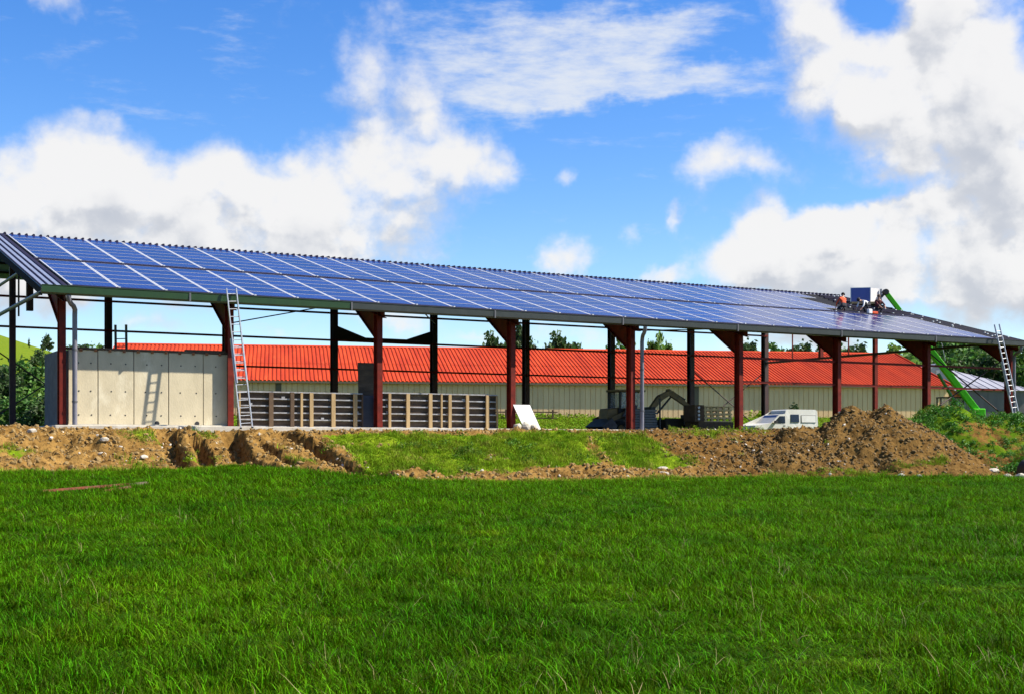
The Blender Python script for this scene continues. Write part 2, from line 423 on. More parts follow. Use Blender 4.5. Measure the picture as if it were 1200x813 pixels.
# ------------------------------------------------------------------ mesh helpers
class MB:
    """Collects boxes, beams, tubes and loose polygons and links them as ONE mesh object."""
    def __init__(s):
        s.v = []; s.f = []; s.m = []; s.mats = []; s.cur = 0; s.smooth = []

    def mat(s, name):
        if name not in s.mats:
            s.mats.append(name)
        s.cur = s.mats.index(name); return s

    def poly(s, pts, faces, smooth=False):
        o = len(s.v); s.v += [tuple(p) for p in pts]
        for f in faces:
            s.f.append(tuple(o + i for i in f)); s.m.append(s.cur); s.smooth.append(smooth)
        return s

    def box(s, x0, x1, y0, y1, z0, z1):
        return s.poly([(x0, y0, z0), (x1, y0, z0), (x1, y1, z0), (x0, y1, z0), (x0, y0, z1), (x1, y0, z1), (x1, y1, z1), (x0, y1, z1)],
                      [(0, 3, 2, 1), (4, 5, 6, 7), (0, 1, 5, 4), (1, 2, 6, 5), (2, 3, 7, 6), (3, 0, 4, 7)])

    def prism(s, prof, axis, a, b, smooth=False):
        """prof: list of 2-D points; extruded along axis from a to b."""
        def P(t, q):
            if axis == 'x': return (t, q[0], q[1])
            if axis == 'y': return (q[0], t, q[1])
            return (q[0], q[1], t)
        n = len(prof)
        pts = [P(a, q) for q in prof] + [P(b, q) for q in prof]
        fs = [tuple(range(n - 1, -1, -1)), tuple(range(n, 2 * n))] + [(i, (i + 1) % n, n + (i + 1) % n, n + i) for i in range(n)]
        return s.poly(pts, fs, smooth)

    def beam(s, p0, p1, w, h, up=(0, 0, 1)):
        p0, p1 = Vector(p0), Vector(p1)
        d = (p1 - p0).normalized(); upv = Vector(up)
        if abs(d.dot(upv)) > .98:
            upv = Vector((1, 0, 0))
        x = d.cross(upv).normalized(); y = x.cross(d).normalized()
        pts = []
        for p in (p0, p1):
            for a, b in ((-1, -1), (1, -1), (1, 1), (-1, 1)):
                pts.append(p + x * (a * w / 2) + y * (b * h / 2))
        return s.poly(pts, [(0, 1, 2, 3), (7, 6, 5, 4), (0, 4, 5, 1), (1, 5, 6, 2), (2, 6, 7, 3), (3, 7, 4, 0)])

    def tube(s, pts, r, n=8, caps=True):
        pts = [Vector(p) for p in pts]
        rr = r if isinstance(r, (list, tuple)) else [r] * len(pts)
        rings = []; prev = None
        for i, p in enumerate(pts):
            d = (pts[min(i + 1, len(pts) - 1)] - pts[max(i - 1, 0)]).normalized()
            if prev is None:
                a = Vector((0, 0, 1)) if abs(d.z) < .9 else Vector((1, 0, 0))
                x = d.cross(a).normalized()
            else:
                x = (prev - d * prev.dot(d)).normalized()
            prev = x; y = d.cross(x)
            rings.append([p + (x * math.cos(2 * math.pi * k / n) + y * math.sin(2 * math.pi * k / n)) * rr[i] for k in range(n)])
        V_ = [q for ring in rings for q in ring]; fs = []
        for i in range(len(pts) - 1):
            for k in range(n):
                fs.append((i * n + k, i * n + (k + 1) % n, (i + 1) * n + (k + 1) % n, (i + 1) * n + k))
        s.poly(V_, fs, True)
        if caps:
            s.poly(rings[0], [tuple(range(n - 1, -1, -1))]); s.poly(rings[-1], [tuple(range(n))])
        return s

    def wheel(s, c, axis, r, w, n=20, r_in=0.0):
        """Short drum round an axis vector."""
        a = Vector(axis).normalized(); c = Vector(c)
        x = a.orthogonal().normalized(); y = a.cross(x)
        prof = [(r * .82, -w / 2), (r * .97, -w * .42), (r, -w * .2), (r, w * .2), (r * .97, w * .42), (r * .82, w / 2)]
        V_ = []
        for (rad, t) in prof:
            for k in range(n):
                V_.append(c + a * t + (x * math.cos(2 * math.pi * k / n) + y * math.sin(2 * math.pi * k / n)) * rad)
        fs = []
        for i in range(len(prof) - 1):
            for k in range(n):
                fs.append((i * n + k, i * n + (k + 1) % n, (i + 1) * n + (k + 1) % n, (i + 1) * n + k))
        s.poly(V_, fs, True)
        m = len(prof) - 1
        s.poly(V_[:n], [tuple(range(n - 1, -1, -1))]); s.poly(V_[m * n:], [tuple(range(n))])
        return s

    def mesh(s, name):
        me = bpy.data.meshes.new(name)
        me.from_pydata([tuple(p) for p in s.v], [], s.f)
        for n in (s.mats or ['slab']):
            me.materials.append(MATS[n])
        me.polygons.foreach_set('material_index', s.m)
        me.polygons.foreach_set('use_smooth', s.smooth)
        me.update()
        return me

    def build(s, name, parent=None, loc=None, rot=None, fix=True):
        me = s.mesh(name)
        if fix:
            bm = bmesh.new(); bm.from_mesh(me)
            bmesh.ops.recalc_face_normals(bm, faces=bm.faces); bm.to_mesh(me); bm.free()
        return link(name, me, parent, loc, rot)


def mb(matname):
    return MB().mat(matname)


def link(name, data, parent=None, loc=None, rot=None):
    o = bpy.data.objects.new(name, data)
    COL.objects.link(o)
    if parent is not None: o.parent = parent
    if loc is not None: o.location = loc
    if rot is not None: o.rotation_euler = rot
    return o


def tag(o, label=None, cat=None, group=None, kind=None):
    if label: o['label'] = label
    if cat: o['category'] = cat
    if group: o['group'] = group
    if kind: o['kind'] = kind
    return o


def thing(name, label, cat, loc=(0, 0, 0), rz=0.0, group=None):
    o = bpy.data.objects.new(name, None); COL.objects.link(o)
    o.empty_display_size = .3
    o.location = loc; o.rotation_euler = (0, 0, rz)
    return tag(o, label, cat, group)


def copy_tree(o, parent=None):
    c = o.copy(); COL.objects.link(c)
    if parent is not None:
        c.parent = parent
    for ch in list(o.children):
        copy_tree(ch, c)
    return c


def bevel(o, w=.02, seg=2):
    b = o.modifiers.new('bevel', 'BEVEL'); b.width = w; b.segments = seg; b.limit_method = 'ANGLE'; b.angle_limit = R(40)
    return o


# ------------------------------------------------------------------ the lie of the land
X0, Y0 = -15.611, 46.546                     # foot of the first front post; the barn runs along u, its depth along w


def W2(u, w):
    return X0 + u * CT - w * ST, Y0 + u * ST + w * CT


def UW(X, Y):
    a = X - X0; b = Y - Y0
    return a * CT + b * ST, -a * ST + b * CT


def PW(u, w, z):
    x, y = W2(u, w); return (x, y, z)


KU = np.array([-40, -14, -2, 2, 4.5, 6, 8, 10, 14, 20, 26, 32, 40, 48, 58, 90.])
KWB = np.array([-6, -6, -6, -5.6, -5.3, -6.0, -7.2, -7.6, -8, -8, -8, -8.5, -8.5, -8, -8, -8.])
KZB = np.array([-.6, -.66, -.80, -.78, -.64, -.86, -1.12, -1.2, -1.27, -1.23, -1.23, -1.22, -1.38, -1.5, -1.55, -1.55])
KZT = np.array([.62, .62, .62, .56, .54, .54, .55, .58, .62, .64, .72, .74, .80, .85, .85, .85])
KWT = np.array([-.9, -.9, -.9, -.75, -.6, -.6, -.6, -.6, -.6, -.7, -1.4, -1.8, -1.8, -1.8, -1.8, -1.8])


def sm(t):
    t = np.clip(t, 0, 1); return t * t * (3 - 2 * t)


def base_z(X, Y):
    """Smooth ground height (no clods)."""
    X = np.asarray(X, float); Y = np.asarray(Y, float)
    u = (X - X0) * CT + (Y - Y0) * ST; w = -(X - X0) * ST + (Y - Y0) * CT
    wb = np.interp(u, KU, KWB); zb = np.interp(u, KU, KZB); zt = np.interp(u, KU, KZT); wt = np.interp(u, KU, KWT)
    t = (w - wb) / (wt - wb)
    bank = zb + (zt - zb) * (0.45 * np.clip(t, 0, 1) + 0.55 * sm(t))
    fld = zb + (-1.5 - zb) * sm((wb - w) / 36.0) ** .85
    zin = np.where(u < 24.6, .60, .42) + 0 * w
    ins = zt + (zin - zt) * sm((w - wt) / 2.2)
    z = np.where(w < wb, fld, np.where(w < wt, bank, ins))
    far = sm((Y - 88) / 30.0)
    z = z + (2.35 - z) * far
    # hill on the left behind, and the rising land far to the right
    hl = np.clip(-11.6 - .325 * X, 0, 60)
    z = z + hl * sm((Y - 120) / 100.0) * (X < 0) * (1 - .75 * sm((Y - 225) / 120.0))
    hr = np.clip((X - 40) * .09, 0, 14)
    z = z + hr * sm((Y - 150) / 120.0)
    z = z + 14 * sm((Y - 330) / 900.0)
    return z


def rand_grid(u, w, seeds, scale):
    """Cheap smooth noise: sum of rotated sines warped by each other (vectorised)."""
    r = np.random.default_rng(seeds)
    out = np.zeros_like(u); amp = 1.0; tot = 0; fq = scale
    for o in range(5):
        for k in range(4):
            a = r.uniform(0, 2 * math.pi); p = r.uniform(0, 2 * math.pi); q = r.uniform(0, 2 * math.pi); bb = r.uniform(0, 2 * math.pi)
            s1 = np.sin((u * math.cos(bb) + w * math.sin(bb)) * fq * .7 + q)
            out += amp * np.sin((u * math.cos(a) + w * math.sin(a)) * fq + p + 1.3 * s1) / 2
        tot += amp; amp *= .6; fq *= 1.93
    return out / tot


def grid_mesh(name, XX, YY, ZZ, matname, veg=None, tone=None, smooth=True):
    nr, nc = XX.shape
    verts = np.stack([XX, YY, ZZ], -1).reshape(-1, 3)
    idx = np.arange(nr * nc).reshape(nr, nc)
    q = np.stack([idx[:-1, :-1], idx[:-1, 1:], idx[1:, 1:], idx[1:, :-1]], -1).reshape(-1, 4)
    me = bpy.data.meshes.new(name)
    me.vertices.add(len(verts)); me.vertices.foreach_set('co', verts.ravel().astype(np.float32))
    me.loops.add(q.size); me.loops.foreach_set('vertex_index', q.ravel().astype(np.int32))
    me.polygons.add(len(q)); me.polygons.foreach_set('loop_start', np.arange(0, q.size, 4).astype(np.int32))
    me.polygons.foreach_set('use_smooth', np.full(len(q), smooth))
    me.update(calc_edges=True)
    me.materials.append(MATS[matname])
    if veg is not None:
        at = me.attributes.new('veg', 'FLOAT', 'POINT'); at.data.foreach_set('value', veg.ravel().astype(np.float32))
    if tone is not None:
        at = me.attributes.new('tone', 'FLOAT', 'POINT'); at.data.foreach_set('value', tone.ravel().astype(np.float32))
    return me


# ruts cut into the bank: (depth, half width, points (u, w))
RUTS = [(.58, .46, [(3.2, -1.35), (3.05, -2.6), (2.75, -5.3)]),
        (.60, .32, [(4.05, -2.0), (3.9, -3.4), (3.65, -5.0)]),
        (.66, .50, [(5.55, -1.25), (5.35, -2.6), (5.2, -4.6), (5.7, -5.7), (6.5, -6.4), (7.2, -6.8)]),
        (.5, .28, [(6.3, -2.6), (6.5, -4.6)]),
        (.60, .42, [(7.6, -1.6), (7.95, -2.6), (8.2, -4.4), (8.5, -6.0), (9.1, -6.9)]),
        (.6, .36, [(6.6, -5.6), (7.3, -6.2), (8.2, -6.8)])]


def rut_depth(u, w):
    tot = np.zeros_like(u)
    u, w = u + .13 * rand_grid(u, w, 61, 2.6), w + .16 * rand_grid(u, w, 62, 2.2)
    for dp, hw, pts in RUTS:
        best = np.full_like(u, 1e9)
        for (a, b), (c, d) in zip(pts[:-1], pts[1:]):
            L2 = (c - a) ** 2 + (d - b) ** 2
            t = np.clip(((u - a) * (c - a) + (w - b) * (d - b)) / L2, 0, 1)
            best = np.minimum(best, np.hypot(u - a - t * (c - a), w - b - t * (d - b)))
        prof = 1 - sm((best - hw * .6) / (hw * .42))
        rim = np.exp(-((best - hw * 1.5) / (hw * .5)) ** 2) * .22
        tot = np.maximum(tot, 0) + dp * (prof - rim)
    return tot


def veg_bank(u, w):
    """How overgrown the bank is, 0 bare to 1 green."""
    wb = np.interp(u, KU, KWB); wt = np.interp(u, KU, KWT)
    t = (w - wb) / (wt - wb)
    n = rand_grid(u, w, 5, .9)
    mid = sm((u - 8.0) / 1.8) * (1 - sm((u - 22.0) / 1.8))
    v = mid * sm((t - .10) / .10) * (1 - sm((t - .84) / .08)) * 1.0
    # a bare strip of track along the foot of the bank, and one crossing it
    strip = np.exp(-((t - .17) / .10) ** 2) * sm((u - 12) / 3.)
    v = v * (1 - .85 * strip) + .12 * n * mid - .42 * mid * np.clip(rand_grid(u, w * 1.6, 63, 1.5), 0, 1) - .22 * mid * np.clip(rand_grid(u, w, 64, 4.0), 0, 1)
    cross = np.exp(-((u - (20.5 + (1 - t) * -2.2)) / .45) ** 2) * (t < .75)
    v = v - .45 * cross
    left = .42 * np.exp(-((u - 2.2) / 1.0) ** 2 - ((t - .70) / .16) ** 2) + .40 * np.exp(-((u - 3.0) / 1.8) ** 2 - ((t - .25) / .14) ** 2) \
        + .40 * np.exp(-((u - 4.6) / .5) ** 2 - ((t - .75) / .12) ** 2) + .4 * np.exp(-((u + 2.2) / .9) ** 2 - ((t - .42) / .14) ** 2) \
        + .38 * np.exp(-((u - 7.1) / .5) ** 2 - ((t - .35) / .16) ** 2)
    v = v + left * 1.5
    rgt = .55 * np.exp(-((u - 25.8) / 1.6) ** 2 - ((t - .85) / .15) ** 2) + .5 * np.exp(-((u - 28.8) / 1.5) ** 2 - ((t - .9) / .15) ** 2)
    v = v + rgt
    v = np.where(w > wt, .75 * sm((w - wt - .8) / 1.5) * (u > 24.5), v)
    v = np.where(t < .04, .9, v)
    return np.clip(v, 0, 1)


def bank_z(u, w):
    X = X0 + u * CT - w * ST; Y = Y0 + u * ST + w * CT
    wb = np.interp(u, KU, KWB); wt = np.interp(u, KU, KWT)
    t = (w - wb) / (wt - wb)
    z = base_z(X, Y)
    env = sm(t / .12) * (1 - .75 * sm((t - .86) / .12))
    veg = veg_bank(u, w)
    bare = 1 - .55 * veg
    z = z + env * bare * (.19 * rand_grid(u, w, 11, 1.5) + .16 * rand_grid(u, w, 12, 4.5) + .13 * np.abs(rand_grid(u, w, 13, 12.0)))
    lumps = .06 * np.exp(-((u - 2.0) / 1.2) ** 2 - ((t - .72) / .2) ** 2)
    z = z + lumps * env - rut_depth(u, w) * sm(t / .22)
    # tuck the rim of the sheet under the surrounding ground
    z = z + .05 - .35 * (1 - sm((w - wb + .9) / .8))
    return z


def pile_z(X, Y):
    dx, dy = X - 15.25, Y - 58.6
    u, w = X, Y
    zb = base_z(X, Y)
    n = rand_grid(u, w, 21, .8)
    # two crests close together, long low tail to the left
    def cone(cx, cy, h, sx, sy, k=1.0):
        d = np.sqrt(((X - cx) / sx) ** 2 + ((Y - cy) / sy) ** 2)
        return h * np.clip(1 - d, 0, 1) ** k + h * .06 * np.exp(-(d / .3) ** 2)
    h = np.maximum.reduce([cone(16.4, 58.8, 2.62, 5.3, 4.8, .95), cone(15.1, 58.6, 2.56, 5.0, 4.9, .95), cone(12.6, 58.0, 1.70, 4.6, 4.4, .9),
                           cone(10.4, 56.8, 1.05, 4.8, 3.8, .75), cone(8.0, 55.4, .70, 3.6, 3.0, .7), cone(18.8, 58.2, 1.15, 3.0, 3.4, .9), cone(12.0, 55.0, .8, 4.0, 2.6, .7)])
    h = np.maximum(h, .0)
    env = sm(h / .3)
    z = np.maximum(-1.35 + 0 * X, np.minimum(zb, -.9)) - .25
    zz = z + h * 1.08 + env * (.24 * n + (.21 * rand_grid(u, w, 22, 2.4) + .15 * np.abs(rand_grid(u, w, 23, 6.))) * (1 - .72 * sm((X - 15.5) / 1.5)) + .06 * rand_grid(u, w, 24, 16.)
                        - .28 * np.exp(-(((X - 14.2) / .6) ** 2 + ((Y - 55.4) / .8) ** 2)) - .22 * np.exp(-(((X - 16.1) / .35) ** 2 + ((Y - 55.6) / 1.) ** 2)))
    return np.where(h < .02, z - .3, zz), h


def mound_z(X, Y):
    def bump(cx, cy, h, sx, sy):
        return h * np.exp(-(np.abs((X - cx) / sx) ** 2.4 + np.abs((Y - cy) / sy) ** 2.4))
    h = np.maximum.reduce([bump(21.3, 65.6, 3.25, 2.9, 4.0), bump(23.6, 65.2, 2.75, 3.0, 3.6), bump(26.4, 65.2, 2.1, 3.4, 3.8), bump(19.2, 64.4, 2.4, 2.2, 3.2), bump(24.2, 61.2, 1.2, 2.4, 2.2)])
    n = .22 * rand_grid(X, Y, 31, 1.2) + .09 * rand_grid(X, Y, 32, 4.)
    return -1.32 + h + sm(h / .4) * n - .3 * (h < .05), h


# one sheet of ground out to the horizon
def axis_pts(lo, hi, fine_lo, fine_hi, step, ratio=1.16):
    pts = list(np.arange(fine_lo, fine_hi + 1e-6, step))
    s = step
    x = fine_hi
    while x < hi:
        s *= ratio; x += s; pts.append(min(x, hi))
    s = step; x = fine_lo
    while x > lo:
        s *= ratio; x -= s; pts.insert(0, max(x, lo))
    return np.array(pts)


gx = axis_pts(-2500, 2500, -45, 50, .55)
gy = axis_pts(-400, 3000, 2, 112, .55)
GX, GY = np.meshgrid(gx, gy)
GZ = base_z(GX, GY)
gu, gw = UW(GX, GY)
_wb = np.interp(gu, KU, KWB); _wt = np.interp(gu, KU, KWT)
under_bank = (gu > -13.5) & (gu < 57.5) & (gw > _wb + .3) & (gw < 3.2)
GZ = GZ + .045 * rand_grid(GX, GY, 3, .6) * (gw < _wb) + np.where(GY > 95, .15 * rand_grid(GX, GY, 4, .4), 0)
GZ = np.where(under_bank, GZ - 1.4, GZ)
gveg = np.where(gw < _wb + .2, 1.0, 0) + np.where(gw < _wb + .2, 0, np.where(under_bank, 0, np.where((gw > 0) & (gw < 22) & (gu > -1) & (gu < 49), .45, .9)))
gme = grid_mesh('ground', GX, GY, GZ, 'field_soil', gveg)
gme.materials.append(MATS['pasture'])
_cy = (GY[:-1, :-1] + GY[1:, 1:]) / 2
gme.polygons.foreach_set('material_index', (_cy > 80).astype(np.int32).ravel())
ground = link('ground', gme)
tag(ground, kind='structure')

# the turfed and trampled bank between field and barn
bu = np.arange(-14, 58, .1); bw = np.concatenate([np.arange(-9.4, .6, .1), np.arange(.6, 4.0, .4)])
BU, BW = np.meshgrid(bu, bw)
_x, _y = W2(BU, BW)
bz = bank_z(BU, BW)
_wb2 = np.interp(BU, KU, KWB)
bz = np.where(BW < _wb2 - 1.0, base_z(_x, _y) - .4, bz)
bz = np.where((BU > -.5) & (BU < 25.2) & (BW > -.45), np.minimum(bz, .55), bz)
bank = link('earth_bank', grid_mesh('earth_bank', _x, _y, bz, 'earth', veg_bank(BU, BW), .9 * sm((BU - 21.3) / 2.5)))
tag(bank, kind='structure')

px_, py_ = np.arange(5.2, 22.2, .09), np.arange(52.2, 64.2, .09)
PX, PY = np.meshgrid(px_, py_)
PZ, PH = pile_z(PX, PY)
tag(link('dirt_pile', grid_mesh('dirt_pile', PX, PY, PZ, 'pile_earth', 0 * PX)),
    'large heap of brown excavated earth at the edge of the field', 'dirt pile')
mx_, my_ = np.arange(16.2, 32, .12), np.arange(57.5, 71, .12)
MX, MY = np.meshgrid(mx_, my_)
MZ, MH = mound_z(MX, MY)
mveg = np.clip(.74 + .55 * rand_grid(MX, MY, 33, .9) - .42 * np.exp(-((MX - 25.0) / 1.8) ** 2 - ((MY - 62.3) / 1.5) ** 2)
               - .5 * np.exp(-((MX - 21.6) / 1.2) ** 2 - ((MY - 63.0) / .7) ** 2), 0, 1)
tag(link('earth_mound', grid_mesh('earth_mound', MX, MY, MZ, 'mound_earth', mveg, .55 + 0 * MX)),
    'low weed covered earth mound between the bare heap and the ladder', 'mound')


def surf_z(X, Y):
    """Height of whatever earth is on top at a place."""
    X = np.asarray(X, float); Y = np.asarray(Y, float)
    u, w = UW(X, Y)
    z = base_z(X, Y)
    inb = (u > -14) & (u < 58) & (w < .5)
    wb = np.interp(u, KU, KWB)
    z = np.where(inb & (w > wb - .2), np.maximum(bank_z(u, w), z - .8), z)
    inp = (X > 5.3) & (X < 22) & (Y > 52.3) & (Y < 64)
    pz, ph = pile_z(X, Y)
    z = np.where(inp, np.maximum(z, pz), z)
    mz, mh = mound_z(X, Y)
    inm = (X > 16.3) & (X < 32) & (Y > 57.6) & (Y < 71)
    return np.where(inm, np.maximum(z, mz), z)


# concrete floor of the long barn: lies under the left half
fs = MB().mat('slab').box(-.35, 24.6, -.5, 20.3, .45, .78)
o = bevel(fs.build('floor_slab', loc=(X0, Y0, 0), rot=(0, 0, TH)), .02)
tag(o, kind='structure')

# ------------------------------------------------------------------ the long open barn with the solar roof
SL = .2687                                   # roof slope
ZS = .78                                     # floor level
WR = 13.35                                   # ridge
WB = 19.67                                   # rear posts
BAY = 6.0
A_SL = math.atan(SL)


def zr(w):
    """Top of the panels over the front slope, then the flatter rear slope."""
    if w <= WR:
        return 5.50 + SL * (w + .7)
    return zr(WR) - (w - WR) * (zr(WR) - 8.25) / (WB + .5 - WR)


barn = thing('solar_barn', 'long open steel barn with a sloping roof covered in blue solar panels', 'barn', (X0, Y0, 0), TH)


def i_post(u, w0, w1, z0, z1, mats, fw=.22):
    m = MB()
    m.mat(mats[0]).box(u - fw / 2, u + fw / 2, w0, w0 + .022, z0, z1)
    m.box(u - fw / 2, u + fw / 2, w1 - .022, w1, z0, z1)
    m.mat(mats[1]).box(u - .008, u + .008, w0 + .022, w1 - .022, z0, z1)
    return m


for k in range(9):
    u = k * BAY
    p = i_post(u, 0, .38, ZS if k < 5 else .35, zr(.19) - .42, ('red_primer', 'red_primer')).build('front_post', barn)
    MB().mat('dark_steel').box(u - .17, u + .17, -.06, .44, (ZS if k < 5 else .35) - .004, (ZS if k < 5 else .35) + .025).build('base_plate', p)
    MB().mat('red_primer').prism([(.384, zr(.4) - 1.45), (2.75, zr(2.75) - .56), (.384, zr(.384) - .56)], 'x', u - .012, u + .012).build('haunch', p)
    MB().mat('red_primer').beam((u, .39, zr(.4) - 1.46), (u, 2.75, zr(2.75) - .57), .20, .02).build('haunch_flange', p)
    # rafters: lower and upper flange with a web
    r = MB().mat('red_primer')
    for z_, h in ((-.21, .02), (-.55, .02)):
        r.beam((u, -.45, zr(-.45) + z_), (u, WR, zr(WR) + z_), .18, h)
    r.prism([(-.45, zr(-.45) - .54), (WR, zr(WR) - .54), (WR, zr(WR) - .22), (-.45, zr(-.45) - .22)], 'x', u - .007, u + .007)
    r.build('rafter', barn)
    r = MB().mat('red_primer')
    for z_, h in ((-.21, .02), (-.50, .02)):
        r.beam((u, WR + .01, zr(WR) + z_), (u, WB + .3, zr(WB + .3) + z_), .18, h)
    r.prism([(WR + .01, zr(WR) - .49), (WB + .3, zr(WB + .3) - .49), (WB + .3, zr(WB + .3) - .22), (WR + .01, zr(WR) - .22)], 'x', u - .007, u + .007)
    r.build('rafter', barn)
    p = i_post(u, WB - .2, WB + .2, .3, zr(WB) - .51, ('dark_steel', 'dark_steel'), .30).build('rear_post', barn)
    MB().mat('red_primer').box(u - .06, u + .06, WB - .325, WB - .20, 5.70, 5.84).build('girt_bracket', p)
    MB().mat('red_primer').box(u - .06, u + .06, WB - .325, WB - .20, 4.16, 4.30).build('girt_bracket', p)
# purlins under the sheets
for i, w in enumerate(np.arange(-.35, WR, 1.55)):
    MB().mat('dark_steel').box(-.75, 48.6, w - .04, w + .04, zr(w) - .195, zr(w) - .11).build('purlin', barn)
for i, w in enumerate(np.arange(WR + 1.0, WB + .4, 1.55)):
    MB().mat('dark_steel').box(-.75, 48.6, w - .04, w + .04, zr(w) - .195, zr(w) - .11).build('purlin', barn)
# side rails (girts) along the rear row and along the right end of the front row
for z in (4.23, 5.77, 7.22):
    h = .10 if z > 5 else .09
    for k in range(8):
        if z < 5 and k < 1: continue
        MB().mat('red_primer').box(k * BAY + .005, (k + 1) * BAY - .005, WB - .32, WB - .215, z - h / 2, z + h / 2).build('girt', barn)
for z in (4.12, 3.02):
    for k in range(5, 8):
        MB().mat('red_primer').box(k * BAY + .115, (k + 1) * BAY - .115, .14, .26, z - .05, z + .05).build('girt', barn)
# haunched tie between the third and fourth rear post
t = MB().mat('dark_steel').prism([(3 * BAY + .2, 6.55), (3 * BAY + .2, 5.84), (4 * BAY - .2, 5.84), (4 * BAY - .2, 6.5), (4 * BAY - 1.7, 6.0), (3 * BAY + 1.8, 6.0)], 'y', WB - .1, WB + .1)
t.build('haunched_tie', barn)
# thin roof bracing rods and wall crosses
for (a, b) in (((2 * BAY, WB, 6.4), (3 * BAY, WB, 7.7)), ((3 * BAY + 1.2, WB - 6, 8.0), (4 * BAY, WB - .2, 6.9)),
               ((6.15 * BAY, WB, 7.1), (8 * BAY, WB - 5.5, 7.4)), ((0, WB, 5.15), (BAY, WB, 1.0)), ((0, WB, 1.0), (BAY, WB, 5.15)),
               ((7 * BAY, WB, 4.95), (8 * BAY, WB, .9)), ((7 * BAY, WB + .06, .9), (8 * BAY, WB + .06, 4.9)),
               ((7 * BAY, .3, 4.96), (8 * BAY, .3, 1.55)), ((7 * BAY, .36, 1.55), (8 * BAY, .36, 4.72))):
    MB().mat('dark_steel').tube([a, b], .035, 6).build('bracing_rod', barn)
# gable frames: full mid post, cross beam and short posts above it
for ug, posts in ((0.0, ((10.4, .3, .20), (6.4, 5.3, .22), (8.9, 5.3, .08), (15.6, .3, .2))), (48.0, ((9.8, .3, .20), (14.4, 5.5, .20), (12.0, 5.5, .06), (17.0, 5.5, .06)))):
    for (w, z0, t) in posts:
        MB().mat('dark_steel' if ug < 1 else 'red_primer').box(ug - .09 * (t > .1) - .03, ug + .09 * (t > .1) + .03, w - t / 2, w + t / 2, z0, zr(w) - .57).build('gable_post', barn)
MB().mat('dark_steel').box(47.9, 48.1, .4, WB - .22, 5.44, 5.56).build('gable_beam', barn)
MB().mat('pipe_grey').tube([(-.82, -.85, 5.28), (-.82, WB, 5.28)], .075, 10).build('gable_tube', barn)
MB().mat('pipe_grey').tube([(-.80, 3.6, zr(3.6) - .2), (-.80, WB, zr(3.6) - .2)], .06, 10).build('gable_tube', barn)
# roof sheets: dark deck, its rear slope, pale ribbed verge on the left, open underlay on the right
MB().mat('roof_under').prism([(-.72, zr(-.72) - .10), (WR, zr(WR) - .10), (WR, zr(WR) - .06), (-.72, zr(-.72) - .06)], 'x', .02, 46.58).build('roof_sheet', barn)
MB().mat('ridge_tin').prism([(WR + .02, zr(WR) - .10), (WB + .6, zr(WB + .6) - .10), (WB + .6, zr(WB + .6) - .06), (WR + .02, zr(WR) - .06)], 'x', -.86, 48.7).build('rear_roof_sheet', barn)
MB().mat('underlay').prism([(-.72, zr(-.72) - .09), (WR, zr(WR) - .09), (WR, zr(WR) - .02), (-.72, zr(-.72) - .02)], 'x', 46.59, 48.7).build('underlay_strip', barn)
vs = MB().mat('verge_metal').prism([(-.85, zr(-.85) - .07), (WR, zr(WR) - .07), (WR, zr(WR) - .03), (-.85, zr(-.85) - .03)], 'x', -.86, .01).build('verge_sheet', barn)
for u in (-.86, -.60, -.34, -.08):
    MB().mat('rib_dark').prism([(-.85, zr(-.85) - .029), (WR, zr(WR) - .029), (WR, zr(WR) + .008), (-.85, zr(-.85) + .008)], 'x', u, u + (.045 if u < -.1 else .14)).build('rib', vs)
MB().mat('roof_under').prism([(-.85, zr(-.85) - .32), (WR, zr(WR) - .32), (WR, zr(WR) - .072), (-.85, zr(-.85) - .072)], 'x', -.89, -.83).build('barge_board', barn)
MB().mat('roof_under').prism([(WR + .01, zr(WR) - .32), (WB + .6, zr(WB + .6) - .32), (WB + .6, zr(WB + .6) - .11), (WR + .01, zr(WR) - .11)], 'x', -.89, -.83).build('barge_board', barn)
MB().mat('roof_under').prism([(-.85, zr(-.85) - .22), (WR, zr(WR) - .22), (WR, zr(WR) - .01), (-.85, zr(-.85) - .01)], 'x', 48.71, 48.76).build('barge_board', barn)
# the corrugated ends of the rear sheets show as small humps along the ridge
rd = MB()
for i in range(165):
    u = -.75 + i * .30
    rd.mat('rib_dark').prism([(u - .055, zr(WR) - .03), (u - .03, zr(WR) + .065), (u + .03, zr(WR) + .065), (u + .055, zr(WR) - .03)], 'y', WR - .10, WR + .5)
rd.build('ridge_corrugation', barn)['kind'] = 'stuff'
MB().mat('ridge_tin').prism([(WR - .10, zr(WR - .1) - .03), (WR + .05, zr(WR) + .015), (WR + .22, zr(WR + .2) - .02)], 'x', -.86, 48.7).build('ridge_cap', barn)

# solar panels: 28 columns, 6 rows below the walkway gap and 7 above it
PW_, PD_ = 1.635, 1.012


def panel_mesh():
    m = MB().mat('alu')
    a, b, t = PW_, PD_, .04
    fx, fy = .055, .022
    pts = [(0, 0, t), (a, 0, t), (a, b, t), (0, b, t), (fx, fy, t), (a - fx, fy, t), (a - fx, b - fy, t), (fx, b - fy, t),
           (0, 0, 0), (a, 0, 0), (a, b, 0), (0, b, 0)]
    m.poly(pts, [(0, 1, 5, 4), (1, 2, 6, 5), (2, 3, 7, 6), (3, 0, 4, 7), (8, 9, 1, 0), (9, 10, 2, 1), (10, 11, 3, 2), (11, 8, 0, 3)])
    m.mat('panel_glass').poly([(fx, fy, t - .004), (a - fx, fy, t - .004), (a - fx, b - fy, t - .004), (fx, b - fy, t - .004)], [(0, 1, 2, 3)])
    return m.mesh('solar_panel')


